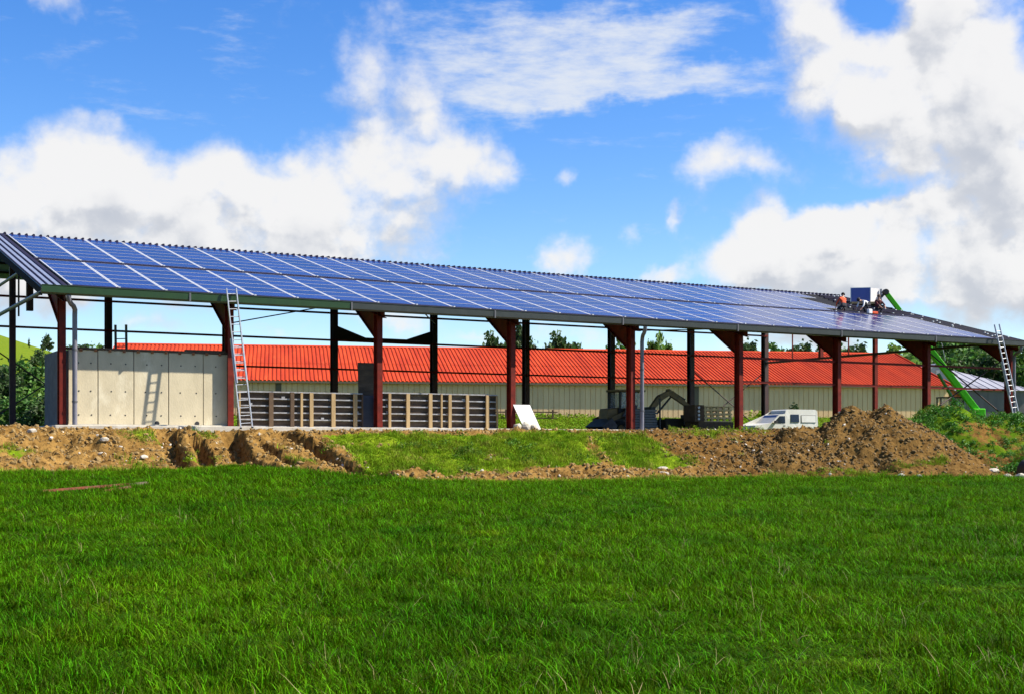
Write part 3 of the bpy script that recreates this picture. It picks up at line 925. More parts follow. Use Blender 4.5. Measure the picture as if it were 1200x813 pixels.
pmesh = panel_mesh()
rest = MB()
cosA = math.cos(A_SL)
np_made = 0
slots = []
for c in range(28):
    for r in range(13):
        w0 = (-.22 + r * 1.035 * cosA) if r < 6 else (6.32 + (r - 6) * 1.035 * cosA)
        u0 = .22 + c * 1.652
        if r >= 6 and u0 + PW_ > 42.9 + (r - 6) * .45:
            continue
        slots.append((u0, w0))
for (u0, w0) in slots:
    if np_made < 298:
        o = link('solar_panel', pmesh, barn, (u0, w0, zr(w0) - .035), (A_SL, 0, 0))
        np_made += 1
    else:
        T = Matrix.Translation((u0, w0, zr(w0) - .035)) @ Matrix.Rotation(A_SL, 4, 'X')
        pts = [T @ v.co for v in pmesh.vertices]
        for p in pmesh.polygons:
            rest.mat(['alu', 'panel_glass'][p.material_index]).poly([pts[i] for i in p.vertices], [tuple(range(len(p.vertices)))])
rest.build('solar_panel', barn, fix=False)['kind'] = 'stuff'
# rails and clamps: eave rail, walkway gap rail
MB().mat('rib_dark').prism([(-.42, zr(-.42) - .05), (-.26, zr(-.26) - .05), (-.26, zr(-.26) + .02), (-.42, zr(-.42) + .02)], 'x', .1, 46.6).build('eave_rail', barn)
MB().mat('rib_dark').prism([(6.02, zr(6.02) - .05), (6.28, zr(6.28) - .05), (6.28, zr(6.28) + .012), (6.02, zr(6.02) + .012)], 'x', .1, 48.4).build('walkway_rail', barn)
cl = MB().mat('alu')
for i in range(29):
    for w in (-.34, 6.14):
        u = .2 + i * 1.652
        cl.box(u - .03, u + .05, w - .03, w + .04, zr(w) + .013, zr(w) + .05)
for i in range(30):
    w = rng.uniform(.3, 13); lo = 46.7 if w < 6.2 else 43.3 + (w - 6) * .42
    u = rng.uniform(lo, 48.5)
    cl.box(u - .05, u + .05, w - .04, w + .04, zr(w) + .0, zr(w) + .05)
cl.build('clamps', barn)['kind'] = 'stuff'
# loose battens lying on the part of the roof that is still open
for i in range(9):
    w = 6.7 + i * .72
    lo = 43.4 + (w - 6) * .42
    MB().mat('rib_dark').box(lo, 48.4, w - .05, w + .05, zr(w) - .03, zr(w) + .02 + .04 * (i % 2)).build('batten', barn)

# gutter in lengths, brackets, downpipes with swan necks
edges = [-.88, 4.2, 10.4, 16.6, 22.8, 29.0, 35.2, 41.4, 48.75]
for i, (a, b) in enumerate(zip(edges[:-1], edges[1:])):
    g = MB().mat('gutter_green' if i < 2 else 'gutter_grey')  # first lengths green, the others dark grey
    prof = [(-.74, 5.50), (-.74, 5.20), (-.93, 5.20), (-.99, 5.25), (-1.0, 5.47), (-1.015, 5.49), (-1.015, 5.505), (-.985, 5.505), (-.975, 5.27), (-.92, 5.225), (-.76, 5.225), (-.76, 5.50)]
    g.prism(prof, 'x', a, b - .004)
    go = g.build('gutter', barn)
    if i < 2: go['label'] = 'green gutter length'
    gb = MB().mat('pipe_dark')
    MB().mat('pipe_dark').box(b - .04, b + .02, -1.022, -.90, 5.19, 5.49).build('gutter_joint', go)
for u in (.28, 24.28, 47.95):
    d = MB().mat('pipe_grey')
    zb_ = .8 if u < 30 else .95
    d.tube([(u - .25, -.87, 5.2), (u - .25, -.86, 5.05), (u - .12, -.6, 4.93), (u + .02, -.32, 4.88), (u + .1, -.16, 4.78), (u + .1, -.13, 4.6), (u + .1, -.13, zb_)], .085, 12)
    dp = d.build('downpipe', barn)
    for z in (1.6, 3.4):
        MB().mat('pipe_dark').tube([(u + .1, -.13, z - .03), (u + .1, -.13, z + .03)], .1, 12).build('pipe_clip', dp)

# ------------------------------------------------------------------ concrete wall between the first two posts
cw = thing('concrete_wall', 'bare concrete wall of tall cast panels between the first two posts', 'wall', PW(0, 0, ZS), TH)
cuts = [.24, 1.26, 2.52, 3.77, 5.05, 5.98]
for i, (a, b) in enumerate(zip(cuts[:-1], cuts[1:])):
    q = MB().mat('concrete').box(a + .012, b - .012, .30 - .004 * (i % 2), .50, 0, 2.66)
    p = bevel(q.build('wall_panel', cw), .015, 2)
    th = MB().mat('black_trim')
    for z in (.38, 1.22, 2.20):
        for f_ in ((.35, .78) if b - a > 1 else (.5,)):
            uu = a + (b - a) * f_ + rng.uniform(-.03, .03)
            th.wheel((uu, .296, z), (0, 1, 0), .027, .02, 8)
    th.build('tie_hole', p)
for i in range(5):
    MB().mat('concrete_joint_shade').box(cuts[i + 1] - .012 if i < 4 else .2, cuts[i + 1] + .012 if i < 4 else .24, .34, .48, 0, 2.62).build('joint_filler', cw)
MB().mat('wood_dark').box(.2, 6.0, .27, .52, 2.662, 2.74).build('cap_board', cw)
for i in range(11):
    MB().mat('hut_wood').box(.62 + i * .5, .72 + i * .5, .24, .268, 2.60, 2.70).build('cap_block', cw)
MB().mat('concrete_joint_shade').box(-.06, .14, .52, 3.0, 0, 2.62).build('return_wall', cw)  # return wall darkened in colour to carry its shade
for u in (3.35, 4.82):
    MB().mat('black_trim').tube([(u, .28, .10), (u, .36, .10)], .085, 12).build('drain_pipe', cw)
MB().mat('slab').box(.2, 6.0, .12, .29, -.06, .05).build('footing_strip', cw)
MB().mat('wood_brown').box(4.4, 5.9, .30, .50, 2.745, 2.80).build('loose_plank', cw)


# ------------------------------------------------------------------ ladders
def ladder(name, label, base, top, width, mname, two=True, group='ladders'):
    """base and top: midpoints of the foot and the head, in barn coordinates."""
    o = thing(name, label, 'ladder', PW(base[0], base[1], base[2]), TH, group)
    d = Vector(top) - Vector(base); L_ = d.length; dn = d.normalized()
    side = Vector((1, 0, 0)); side = (side - dn * side.dot(dn)).normalized()
    nrm = side.cross(dn).normalized()
    if nrm.y > 0: nrm = -nrm
    secs = [(0, .64 * L_, width / 2, Vector((0, 0, 0))), (.32 * L_, L_, width / 2 - .035, nrm * .06)] if two else [(0, L_, width / 2, Vector((0, 0, 0)))]
    for (a, b, hw, off) in secs:
        for s in (-1, 1):
            p0 = dn * a + side * (s * hw) + off; p1 = dn * b + side * (s * hw) + off
            MB().mat(mname).beam(p0, p1, .035 if mname == 'ladder_alu' else .075, .075, up=nrm).build('rail', o)
        n = int((b - a) / .28)
        for i in range(n):
            q = dn * (a + .16 + i * .28) + off
            MB().mat(mname).tube([q - side * (hw - .0175), q + side * (hw - .0175)], .019, 6, caps=False).build('rung', o)
    if mname == 'ladder_alu':
        for s in (-1, 1):
            MB().mat('black_rubber').box(-.03, .03, -.045, .045, -.04, .02).build('foot', o, loc=side * (s * width / 2))
    return o


ladder('ladder', 'aluminium extension ladder leaning on the green gutter beside the concrete wall', (6.02, -1.75, .72), (5.66, -1.06, 5.72), .43, 'ladder_alu')
ladder('ladder', 'aluminium extension ladder leaning on the roof corner above the weedy mound', (46.15, -2.0, 1.05), (45.55, -1.10, 6.22), .43, 'ladder_alu')
ladder('ladder', 'dark ladder head sticking up behind the concrete wall', (2.45, 1.75, ZS), (2.20, .9, 4.42), .38, 'machine_dark', False)


# ------------------------------------------------------------------ formwork panels standing on the floor
def formwork(label, u0, u1, h, posts, seed):
    o = thing('formwork_panel', label, 'formwork panel', PW(u0, .62, ZS), TH, 'formwork panels on the barn floor')
    r_ = random.Random(seed); L_ = u1 - u0
    rows = 5
    for i in range(rows + 1):
        z = i * (h - .05) / rows
        MB().mat('rail_grey').box(0, L_, -.07, .02, z, z + .048).build('rail', o)
    segs = [0] + [p for p, t in posts if t > .1] + [L_]
    for i in range(rows):
        z = i * (h - .05) / rows + .05
        for a, b in zip(segs[:-1], segs[1:]):
            if b - a < .12: continue
            d_ = r_.uniform(0, .03)
            MB().mat('wood_dark').box(a + .004, b - .004, .025 + d_, .05 + d_, z, z + (h - .05) / rows - .052).build('board', o)
    for p, t in posts:
        MB().mat('wood_pale' if r_.random() < .75 else 'wood_brown').box(p - t / 2, p + t / 2, -.145, -.072, -.02 - r_.uniform(0, .05), h - .02 - r_.uniform(0, .03)).build('batten', o)
    for i in range(5):
        p = r_.uniform(.2, L_ - .2); z = r_.choice([0, 1, 2, 3, 4]) * (h - .05) / rows + .05
        MB().mat('rail_grey').box(p, p + r_.uniform(.06, .14), -.05, .02, z, z + .07).build('clamp', o)
    return o


def uat(px, w):
    t = (px - 600) / F
    return (t * (Y0 + w * CT) - (X0 - w * ST)) / (CT - t * ST)


formwork('brown formwork panel with pale battens standing between the ladder and the navy board', 6.45, 11.50, 1.36,
         [(.05, .06), (1.28, .17), (2.12, .15), (2.50, .09), (2.90, .14), (3.80, .16), (4.72, .15), (5.02, .05)], 3)
formwork('brown formwork panel with a lower right end beside the leaning white board', 12.22, 17.55, 1.42,
         [(.42, .11), (1.22, .15), (2.22, .15), (2.72, .07), (3.10, .13), (3.90, .13), (4.84, .15), (5.30, .05)], 5)
tag(MB().mat('wood_dark').box(-.03, .78, 0, .03, 0, 2.62).build('plywood_sheet', None, PW(11.68, 1.25, ZS), (R(-3), 0, TH)),
    'tall brown plywood sheet standing behind the navy board', 'plywood sheet')
tag(bevel(MB().mat('navy_board').box(0, .72, 0, .05, 0, 1.30).build('dark_board', None, PW(11.62, .95, ZS), (R(-5), 0, TH)), .01),
    'dark navy board propped against the third front post', 'board')
wb_ = thing('white_board', 'white board leaning askew beside the fourth front post', 'board', PW(18.35, -.42, .70), TH)
MB().mat('white_board').poly([(-.02, 0, 0), (.76, 0, 0), (.44, .42, 1.08), (-.36, .42, 1.08), (-.02, .03, 0), (.76, .03, 0), (.44, .45, 1.08), (-.36, .45, 1.08)],
                             [(0, 1, 2, 3), (7, 6, 5, 4), (0, 4, 5, 1), (1, 5, 6, 2), (2, 6, 7, 3), (3, 7, 4, 0)]).build('sheet', wb_)


# ------------------------------------------------------------------ stones that stand out
def stone(label, loc, size, seed, mname='stone_white'):
    r_ = np.random.default_rng(seed)
    bm = bmesh.new(); bmesh.ops.create_icosphere(bm, subdivisions=2, radius=1)
    dirs = r_.normal(size=(9, 3)); dirs /= np.linalg.norm(dirs, axis=1)[:, None]; off = r_.uniform(.62, .95, 9)
    for v in bm.verts:
        for d_, k in zip(dirs, off):
            t = v.co.dot(Vector(d_))
            if t > k: v.co -= Vector(d_) * (t - k)
        v.co = Vector((v.co.x * size[0], v.co.y * size[1], v.co.z * size[2]))
    me = bpy.data.meshes.new('stone'); bm.to_mesh(me); bm.free(); me.materials.append(MATS[mname])
    o = link('stone', me, None, loc, (0, 0, seed * .7))
    return tag(o, label, 'stone')


def on_ground(x, y, dz=0.0):
    return (x, y, float(surf_z(x, y)) + dz)


def bank_pt(u, w, dz=0.0):
    x, y = W2(u, w); return on_ground(x, y, dz)


STN = [('pale stone high on the bare earth below the left gable post', (-1.4, -2.2), (.20, .16, .12)),
       ('pair of pale stones merged into one lump at the foot of the concrete wall', (.75, -3.0), (.16, .14, .10)),
       ('flat white stone lying lower right of the pale lump by the wall foot', (.55, -3.6), (.15, .12, .09)),
       ('single white stone on the bare earth left of the first rut', (1.75, -4.2), (.15, .12, .09)),
       ('white rock at the foot of the bank where the last rut ends', (9.0, -6.6), (.30, .22, .16)),
       ('long white stone at the field edge left of the brown heap', (20.6, -6.9), (.30, .2, .13)),
       ('small white stone just behind the long white one at the field edge', (21.1, -6.2), (.22, .17, .13))]
for i, (lb, (u, w), sz) in enumerate(STN):
    stone(lb, bank_pt(u, w, .05), sz, i + 3)
STN2 = [('rounded white stone at the foot of the brown heap, left one of two', (15.55, 53.6), (.24, .2, .17)),
        ('rounded white stone at the foot of the brown heap, right one of two', (16.25, 53.4), (.20, .17, .12)),
        ('large cream boulder low at the right end of the brown heap', (21.45, 56.4), (.36, .26, .22)),
        ('grey stone leaning on the large cream boulder', (20.95, 56.6), (.26, .22, .18)),
        ('flat pale slab of stone above the cream boulder', (20.75, 57.8), (.42, .28, .16)),
        ('small white stone in the grass in front of the cream boulder', (20.5, 55.6), (.22, .18, .12))]
for i, (lb, (x, y), sz) in enumerate(STN2):
    stone(lb, on_ground(x, y, .05), sz, i + 20)
for i, (lb, du, sz) in enumerate([('white block under the leaning white board, leftmost of three', 0, (.22, .2, .16)), ('white block under the leaning white board, middle and tallest of three', .38, (.26, .2, .24)),
                                  ('white block under the leaning white board, rightmost of three', .75, (.24, .2, .15))]):
    x, y = W2(17.75 + du, -.75)
    stone(lb, (x, y, float(bank_z(np.array(17.75 + du), np.array(-.75))) + .12), sz, i + 40)

# rusty beams lying in the grass
for i, (lb, x0, y0, x1, y1, wd, mn) in enumerate([('rust red steel beam lying in the field grass, longest of three', -10.15, 28.9, -8.95, 31.3, .07, 'rust'),
                                                  ('grey weathered beam lying in the grass behind the rust red one', -9.45, 30.5, -8.75, 32.1, .10, 'weathered_beam'),
                                                  ('short orange rusted bar lying in the grass before the weathered beam', -8.95, 29.4, -8.6, 30.2, .05, 'rust')]):
    z0 = float(base_z(x0, y0)) + .06; z1 = float(base_z(x1, y1)) + .12
    c_ = Vector(((x0 + x1) / 2, (y0 + y1) / 2, (z0 + z1) / 2))
    m = MB().mat(mn)
    m.beam(Vector((x0, y0, z0)) - c_, Vector((x1, y1, z1)) - c_, wd, .03)
    m.beam(Vector((x0, y0, z0)) - c_ + Vector((0, 0, .028)), Vector((x1, y1, z1)) - c_ + Vector((0, 0, .028)), .02, .025)
    tag(m.build('steel_beam', None, c_), lb, 'beam', 'beams lying in the grass')

# ------------------------------------------------------------------ backhoe loader parked under the roof
bh = thing('backhoe_loader', 'dark backhoe loader parked under the roof with its arm folded', 'backhoe', PW(25.9, 5.0, .45), TH)
q = MB().mat('machine_dark').box(.5, 3.3, .45, 1.35, .45, 1.0); bevel(q.build('chassis', bh), .05)
q = MB().mat('machine_ochre').prism([(.38, .78), (1.2, .78), (1.2, 1.5), (.45, 1.42)], 'y', .5, 1.3); bevel(q.build('engine_hood', bh), .06)
for (x, r, w) in ((.95, .42, .28), (2.45, .62, .42)):
    for s in (0, 1):
        y = .25 if s == 0 else 1.55
        wh = MB().mat('black_rubber').wheel((x, y, r), (0, 1, 0), r, w, 24).build('wheel', bh)
        MB().mat('machine_ochre').wheel((x, y + (-.02 if s == 0 else .02), r), (0, 1, 0), r * .55, w, 16).build('rim', wh)
cabm = MB().mat('machine_dark')
for x in (1.05, 1.72, 2.42):
    for y in (.42, 1.38):
        cabm.beam((x, y, 1.0), (x + (.08 if x < 1.2 else 0), y, 2.25), .075, .075)
cabm.box(1.0, 2.45, .40, 1.40, 1.0, 1.45)
cab = cabm.build('cab_frame', bh)
bevel(MB().mat('machine_ochre').box(.95, 2.55, .34, 1.46, 2.25, 2.36).build('cab_roof', bh), .04)
for (a, b) in ((1.14, 1.66), (1.78, 2.36)):
    MB().mat('cab_glass').box(a, b, .40, .412, 1.46, 2.22).build('window', cab)
    MB().mat('cab_glass').box(a, b, 1.388, 1.40, 1.46, 2.22).build('window', cab)
for y in (.25, 1.55):
    MB().mat('machine_ochre').beam((1.7, y, 1.35), (.3, y, .85), .1, .22).build('loader_arm', bh)
bk = MB().mat('bucket_steel').poly([(-.25, .0, .55), (.35, .0, .95), (.65, .0, .62), (.55, .0, .2), (-.25, 1.5, .55), (.35, 1.5, .95), (.65, 1.5, .62), (.55, 1.5, .2)],
                                   [(0, 1, 2, 3), (7, 6, 5, 4), (1, 5, 6, 2), (2, 6, 7, 3), (3, 7, 4, 0), (0, 4, 5, 1)])
bk.build('front_bucket', bh)
MB().mat('navy_board').poly([(1.0, .1, 1.05), (1.35, .1, 1.6), (1.9, .1, 1.6), (1.75, .1, 1.05), (1.0, .16, 1.05), (1.35, .16, 1.6), (1.9, .16, 1.6), (1.75, .16, 1.05)],
                            [(0, 1, 2, 3), (7, 6, 5, 4), (0, 4, 5, 1), (1, 5, 6, 2), (2, 6, 7, 3), (3, 7, 4, 0)]).build('side_guard', bh)
MB().mat('machine_dark').box(3.05, 3.3, .6, 1.2, .3, 1.55).build('king_post', bh)


def tapered(m, pts, hs, wd):
    """Plate arm in the x-z plane: thickness hs per point, width wd along y."""
    for (a, b, ha, hb) in zip(pts[:-1], pts[1:], hs[:-1], hs[1:]):
        a = Vector(a); b = Vector(b); d = (b - a).normalized(); n = Vector((-d.z, 0, d.x))
        V_ = []
        for p, h in ((a, ha), (b, hb)):
            for sy in (-wd / 2, wd / 2):
                V_ += [p - n * h / 2 + Vector((0, sy, 0)), p + n * h / 2 + Vector((0, sy, 0))]
        m.poly(V_, [(0, 1, 3, 2), (4, 6, 7, 5), (0, 4, 5, 1), (1, 5, 7, 3), (3, 7, 6, 2), (2, 6, 4, 0)])
    return m


tapered(MB().mat('machine_ochre'), [(3.15, .9, 1.35), (3.75, .9, 2.0), (4.45, .9, 2.32)], [.2, .30, .2], .22).build('boom', bh)
tapered(MB().mat('machine_ochre'), [(4.30, 1.07, 2.36), (4.65, 1.07, 2.22), (5.78, 1.07, 1.55)], [.22, .30, .16], .16).build('dipper_arm', bh)
ra = MB().mat('machine_dark').tube([(3.5, .72, 1.25), (4.35, .78, 2.05)], .05, 8); ra.build('hydraulic_ram', bh)
ra = MB().mat('machine_dark').tube([(4.45, 1.07, 2.45), (5.45, 1.07, 1.95)], .045, 8); ra.build('hydraulic_ram', bh)
bkt = tapered(MB().mat('machine_dark'), [(5.78, 1.0, 1.6), (5.85, 1.0, 1.1), (5.55, 1.0, .45), (5.2, 1.0, .35)], [.25, .35, .25, .06], .6); bkt.build('rear_bucket', bh)
for y in (.1, 1.7):
    MB().mat('machine_dark').beam((3.2, y, 1.0), (3.35, y, .05), .12, .12).build('stabiliser', bh)

sk = thing('steel_trough', 'low black steel trough on the ground under the folded digger arm', 'trough', PW(29.0, 4.4, .42), TH)
q = MB().mat('machine_dark').poly([(0, 0, 0), (2.0, 0, 0), (2.0, 1, 0), (0, 1, 0), (-.15, -.1, .95), (2.1, -.1, .95), (2.1, 1.1, .95), (-.15, 1.1, .95)],
                                  [(0, 3, 2, 1), (0, 1, 5, 4), (1, 2, 6, 5), (2, 3, 7, 6), (3, 0, 4, 7)])
q.build('tub', sk)
MB().mat('machine_dark').box(-.2, 2.15, -.16, -.10, .90, 1.0).build('rim', sk)
MB().mat('pipe_grey').box(.9, 1.0, -.17, -.165, .7, .88).build('tag_plate', sk)
MB().mat('machine_dark').box(1.5, 2.3, .2, .9, .95, 1.2).build('motor_box', sk)

bs = thing('board_stack', 'stack of grey boards behind the downpipe of the fifth front post', 'board stack', PW(26.2, 3.0, .45), TH)
for i in range(11):
    MB().mat('grey_clad').box(rng.uniform(-.05, .05), 1.25 + rng.uniform(-.05, .05), rng.uniform(-.03, .03), .8, .12 * i + .03, .12 * i + .125).build('board', bs)
MB().mat('machine_dark').beam((1.32, -.1, 0), (1.32, -.1, 1.85), .06, .06).build('stake', bs)

cr = thing('timber_crate', 'brown timber crate under the pale pallets by the sixth front post', 'crate', PW(29.85, 3.0, .42), TH)
for i in range(5):
    MB().mat('wood_brown').box(0, 2.1, -.02, .0, i * .165, i * .165 + .15).build('plank', cr)
MB().mat('wood_dark').box(.01, 2.09, .002, 1.1, 0, .82).build('box', cr)
pm = MB().mat('pallet_wood')
for i in range(5):
    x = .1 + i * .375
    pm.box(x - .05, x + .05, 0, .1, .042, .138); pm.box(x - .05, x + .05, .45, .55, .042, .138); pm.box(x - .05, x + .05, .9, 1.0, .042, .138)
for y in (0, .2, .42, .64, .86):
    pm.box(.0, 1.72, y, y + .13, .140, .185)
pm.box(.0, 1.72, 0, .1, 0, .04); pm.box(0, 1.72, .45, .55, 0, .04); pm.box(0, 1.72, .9, 1.0, 0, .04)
pmesh2 = pm.mesh('pallet')
for i, wd in enumerate(('bottom pale pallet of the stack on the brown crate', 'second pale pallet from the bottom of the stack on the brown crate',
                        'third pale pallet from the bottom of the stack on the brown crate', 'topmost pale pallet of the stack on the brown crate')):
    o = link('wooden_pallet', pmesh2, None, PW(30.2 + .02 * (i % 2), 3.02 + .02 * i, 1.247 + i * .188), (0, 0, TH + .01 * (i % 2)))
    tag(o, wd, 'pallet', 'pallets stacked on the crate')
pb = thing('pipe_bundle', 'brown crate of pipes with white round ends left of the pallets', 'pipe crate', PW(29.62, 2.9, 1.25), TH)
MB().mat('wood_brown').box(-.05, .5, .02, .9, 0, .78).build('box', pb)
for i in range(4):
    MB().mat('white_board').tube([(.17, -.03, .12 + i * .18), (.17, .6, .12 + i * .18)], .06, 10).build('pipe', pb)

# ------------------------------------------------------------------ white van inside the far end
van = thing('white_van', 'small white panel van parked behind the brown heap', 'van', (14.75, 84.4, .40), R(22))
van.scale = (1.17, 1.17, 1.12)
HW = .80
prof = [(.02, .34), (.0, .70), (.09, .88), (1.05, 1.03), (1.62, 1.50), (1.98, 1.56), (2.02, 1.74), (2.14, 1.80), (3.92, 1.80), (4.04, 1.70), (4.08, .40)]
arch = []
for cx, s in ((3.28, 1), (.72, 1)):
    for k in range(9):
        a = math.pi * k / 8
        arch.append((cx + .34 * math.cos(a), .30 + .34 * math.sin(a)))
prof_body = prof + [(4.0, .28), ] + [(x, z) for x, z in arch[:9]] + [(1.06, .28)] + [(x, z) for x, z in arch[9:]] + [(.1, .28)]
bm = bmesh.new()


def van_shell():
    m = MB().mat('van_white')
    n = len(prof_body)
    pts = []
    for y in (-1, 1):
        for (x, z) in prof_body:
            tuck = 1.0 if z < 1.0 else 1.0 - .09 * (z - 1.0) / .8
            pts.append((x, y * HW * tuck, z))
    m.poly(pts, [(i, (i + 1) % n, n + (i + 1) % n, n + i) for i in range(n)])
    me = m.mesh('body')
    b = bmesh.new(); b.from_mesh(me)
    b.verts.ensure_lookup_table()
    for side in (0, 1):
        vs_ = [b.verts[side * n + i] for i in range(n)]
        fc = b.faces.new(vs_)
        bmesh.ops.triangulate(b, faces=[fc])
    bmesh.ops.recalc_face_normals(b, faces=b.faces)
    b.to_mesh(me); b.free()
    return me


body = link('body', van_shell(), van)
bevel(body, .035, 3)


def side_panel(matn, pts, name, parent, off=.006, lift=.012):
    """A thin raised panel on the near flank of the van, following its tuck."""
    m = MB().mat(matn); n = len(pts)
    def yy(z): return -HW * (1.0 if z < 1.0 else 1.0 - .09 * (z - 1.0) / .8)
    P = [(x, yy(z) - lift, z) for x, z in pts] + [(x, yy(z) + .02, z) for x, z in pts]
    m.poly(P, [tuple(range(n)), tuple(range(2 * n - 1, n - 1, -1))] + [(i, (i + 1) % n, n + (i + 1) % n, n + i) for i in range(n)])
    return m.build(name, parent)


door = side_panel('van_white', [(1.12, .52), (1.99, .52), (1.99, .97), (1.14, .97)], 'door', van, lift=.010)
MB().mat('black_trim').box(1.82, 1.94, -.825, -.809, .86, .90).build('handle', door)
side_panel('window_dark', [(1.20, 1.02), (1.95, 1.02), (1.95, 1.42), (1.62, 1.42)], 'door_window', van, lift=.011)
side_panel('window_dark', [(2.32, 1.08), (2.84, 1.08), (2.84, 1.52), (2.32, 1.52)], 'side_window', van, lift=.011)
fr = side_panel('black_trim', [(2.98, 1.06), (3.92, 1.06), (3.92, 1.48), (2.98, 1.48)], 'panel_groove', van, lift=.004)
side_panel('van_white', [(3.0, 1.08), (3.90, 1.08), (3.90, 1.46), (3.0, 1.46)], 'pressed_panel', van, lift=.012)
side_panel('van_dirty', [(1.14, .30), (2.90, .30), (2.90, .80), (2.0, .72), (1.14, .62)], 'muddy_sill', van, lift=.014)
MB().mat('window_blue').poly([(1.10, -.68, 1.01), (1.60, -.64, 1.47), (1.60, .64, 1.47), (1.10, .68, 1.01), (1.09, -.68, 1.03), (1.59, -.64, 1.49), (1.59, .64, 1.49), (1.09, .68, 1.03)],
                            [(0, 1, 2, 3), (7, 6, 5, 4), (0, 4, 5, 1), (1, 5, 6, 2), (2, 6, 7, 3), (3, 7, 4, 0)]).build('windscreen', van)
bevel(MB().mat('black_trim').box(-.07, .10, -.78, .78, .34, .56).build('bumper', van), .03)
for y in (-.62, .62):
    MB().mat('lamp_lens').box(-.01, .06, y - .14, y + .14, .62, .78).build('headlight', van)
MB().mat('black_trim').box(1.22, 1.36, -1.0, -.83, 1.02, 1.16).build('wing_mirror', van)
for cx in (.72, 3.28):
    for y in (-.70, .70):
        wv = MB().mat('black_rubber').wheel((cx, y, .29), (0, 1, 0), .29, .18, 22).build('wheel', van)
        MB().mat('rim_steel').wheel((cx, y * 1.02, .29), (0, 1, 0), .18, .17, 14).build('rim', wv)

# ------------------------------------------------------------------ lime green telehandler behind the right gable
tl = thing('telehandler', 'lime green telehandler reaching over the roof with its boom raised', 'telehandler', (26.75, 78.0, .55))
piv = Vector((.35, 0, 1.55)); tip = Vector((21.75 - 26.75, 0, 9.02 - .55))
dn = (tip - piv).normalized(); Lb = (tip - piv).length


def tele(m, a, b, w, h):
    return m.beam(piv + dn * a, piv + dn * b, w, h, up=(0, 1, 0)) if False else m.beam(piv + dn * a, piv + dn * b, w, h, up=(dn.z, 0, -dn.x))


bo = tele(MB().mat('lime_paint'), 0, Lb * .55, .34, .36).build('outer_boom', tl); bevel(bo, .03)
bo = tele(MB().mat('lime_paint'), Lb * .50, Lb * .82, .27, .30).build('middle_boom', tl); bevel(bo, .02)
bo = tele(MB().mat('lime_paint'), Lb * .78, Lb, .22, .25).build('inner_boom', tl); bevel(bo, .02)
nb = Vector((dn.z, 0, -dn.x))
ram = MB().mat('lime_dark').tube([piv + Vector((-.7, 0, -.5)), piv + dn * (Lb * .36) - nb * .45], .09, 10); ram.build('lift_ram', tl)
hose = MB().mat('pipe_grey').tube([piv + dn * (Lb * .40) + nb * .32, piv + dn * (Lb * .5) + nb * .75, piv + dn * (Lb * .58) + nb * .85, piv + dn * (Lb * .64) + nb * .5], .035, 8)
hose.build('hose', tl)
bevel(MB().mat('lime_dark').box(-2.6, 1.3, -.95, .95, .45, 1.2).build('chassis', tl), .06)
bevel(MB().mat('lime_paint').box(.0, .7, -.4, .4, 1.2, 1.72).build('boom_pivot', tl), .06)
cb = MB().mat('machine_dark')
for x in (-1.7, -.4):
    for y in (.25, .95):
        cb.beam((x, y, 1.2), (x, y, 2.35), .07, .07)
cb.box(-1.75, -.35, .2, 1.0, 2.35, 2.42)
cf = cb.build('cab_frame', tl)
MB().mat('cab_glass').box(-1.66, -.44, .23, .24, 1.25, 2.33).build('window', cf)
for cx in (-2.0, .75):
    for y in (-1.0, 1.0):
        wv = MB().mat('black_rubber').wheel((cx, y, .55), (0, 1, 0), .55, .38, 24).build('wheel', tl)
        MB().mat('lime_paint').wheel((cx, y * 1.03, .55), (0, 1, 0), .3, .34, 14).build('rim', wv)
# fork carriage at the head of the boom
hd = tip
MB().mat('machine_dark').wheel(hd, (0, 1, 0), .18, .4, 14).build('boom_head', tl)
MB().mat('pipe_grey').box(hd.x - .30, hd.x - .24, -.08, .08, hd.z - .85, hd.z + .18).build('fork_carriage', tl)
MB().mat('machine_dark').beam(hd, hd + Vector((-.26, 0, -.3)), .2, .12).build('tilt_link', tl)
for y in (-.35, .35):
    MB().mat('machine_dark').box(hd.x - 2.0, hd.x - .30, y - .06, y + .06, hd.z - .86, hd.z - .80).build('fork', tl)
# the load on the forks: panels standing on edge in a white carton on a pallet
ld = thing('panel_crate', 'white carton of solar panels with a blue panel in front, held up on the forks', 'panel crate', (20.72, 77.5, 9.02 - .78 + .02))
MB().mat('wood_pale').box(-1.15, .68, -.3, .8, 0, .12).build('pallet', ld)
MB().mat('white_board').poly([(-.02, -.05, .122), (.66, .55, .122), (-.30, .9, .122), (-1.0, .2, .122), (-.02, -.05, .94), (.66, .55, .97), (-.30, .9, .97), (-1.0, .2, .94)],
                            [(0, 3, 2, 1), (4, 5, 6, 7), (0, 1, 5, 4), (1, 2, 6, 5), (2, 3, 7, 6), (3, 0, 4, 7)]).build('carton', ld)
fp = MB()
a_, b_ = Vector((-1.12, .05, .05)), Vector((-.02, -.16, .05))
d_ = (b_ - a_).normalized(); nn = Vector((d_.y, -d_.x, 0))
fp.mat('alu').beam((a_ + b_) / 2 + Vector((0, 0, 0)), (a_ + b_) / 2 + Vector((0, 0, .91)), 1.14, .04, up=nn)
fpo = fp.build('front_panel', ld)
q = MB().mat('panel_face')
c0 = a_ + nn * .024 + Vector((0, 0, .05)); c1 = b_ + nn * .024 + Vector((0, 0, .05))
q.poly([c0 + d_ * .03, c1 - d_ * .03, c1 - d_ * .03 + Vector((0, 0, .83)), c0 + d_ * .03 + Vector((0, 0, .83))], [(0, 1, 2, 3)])
q.build('glass', fpo, fix=False)


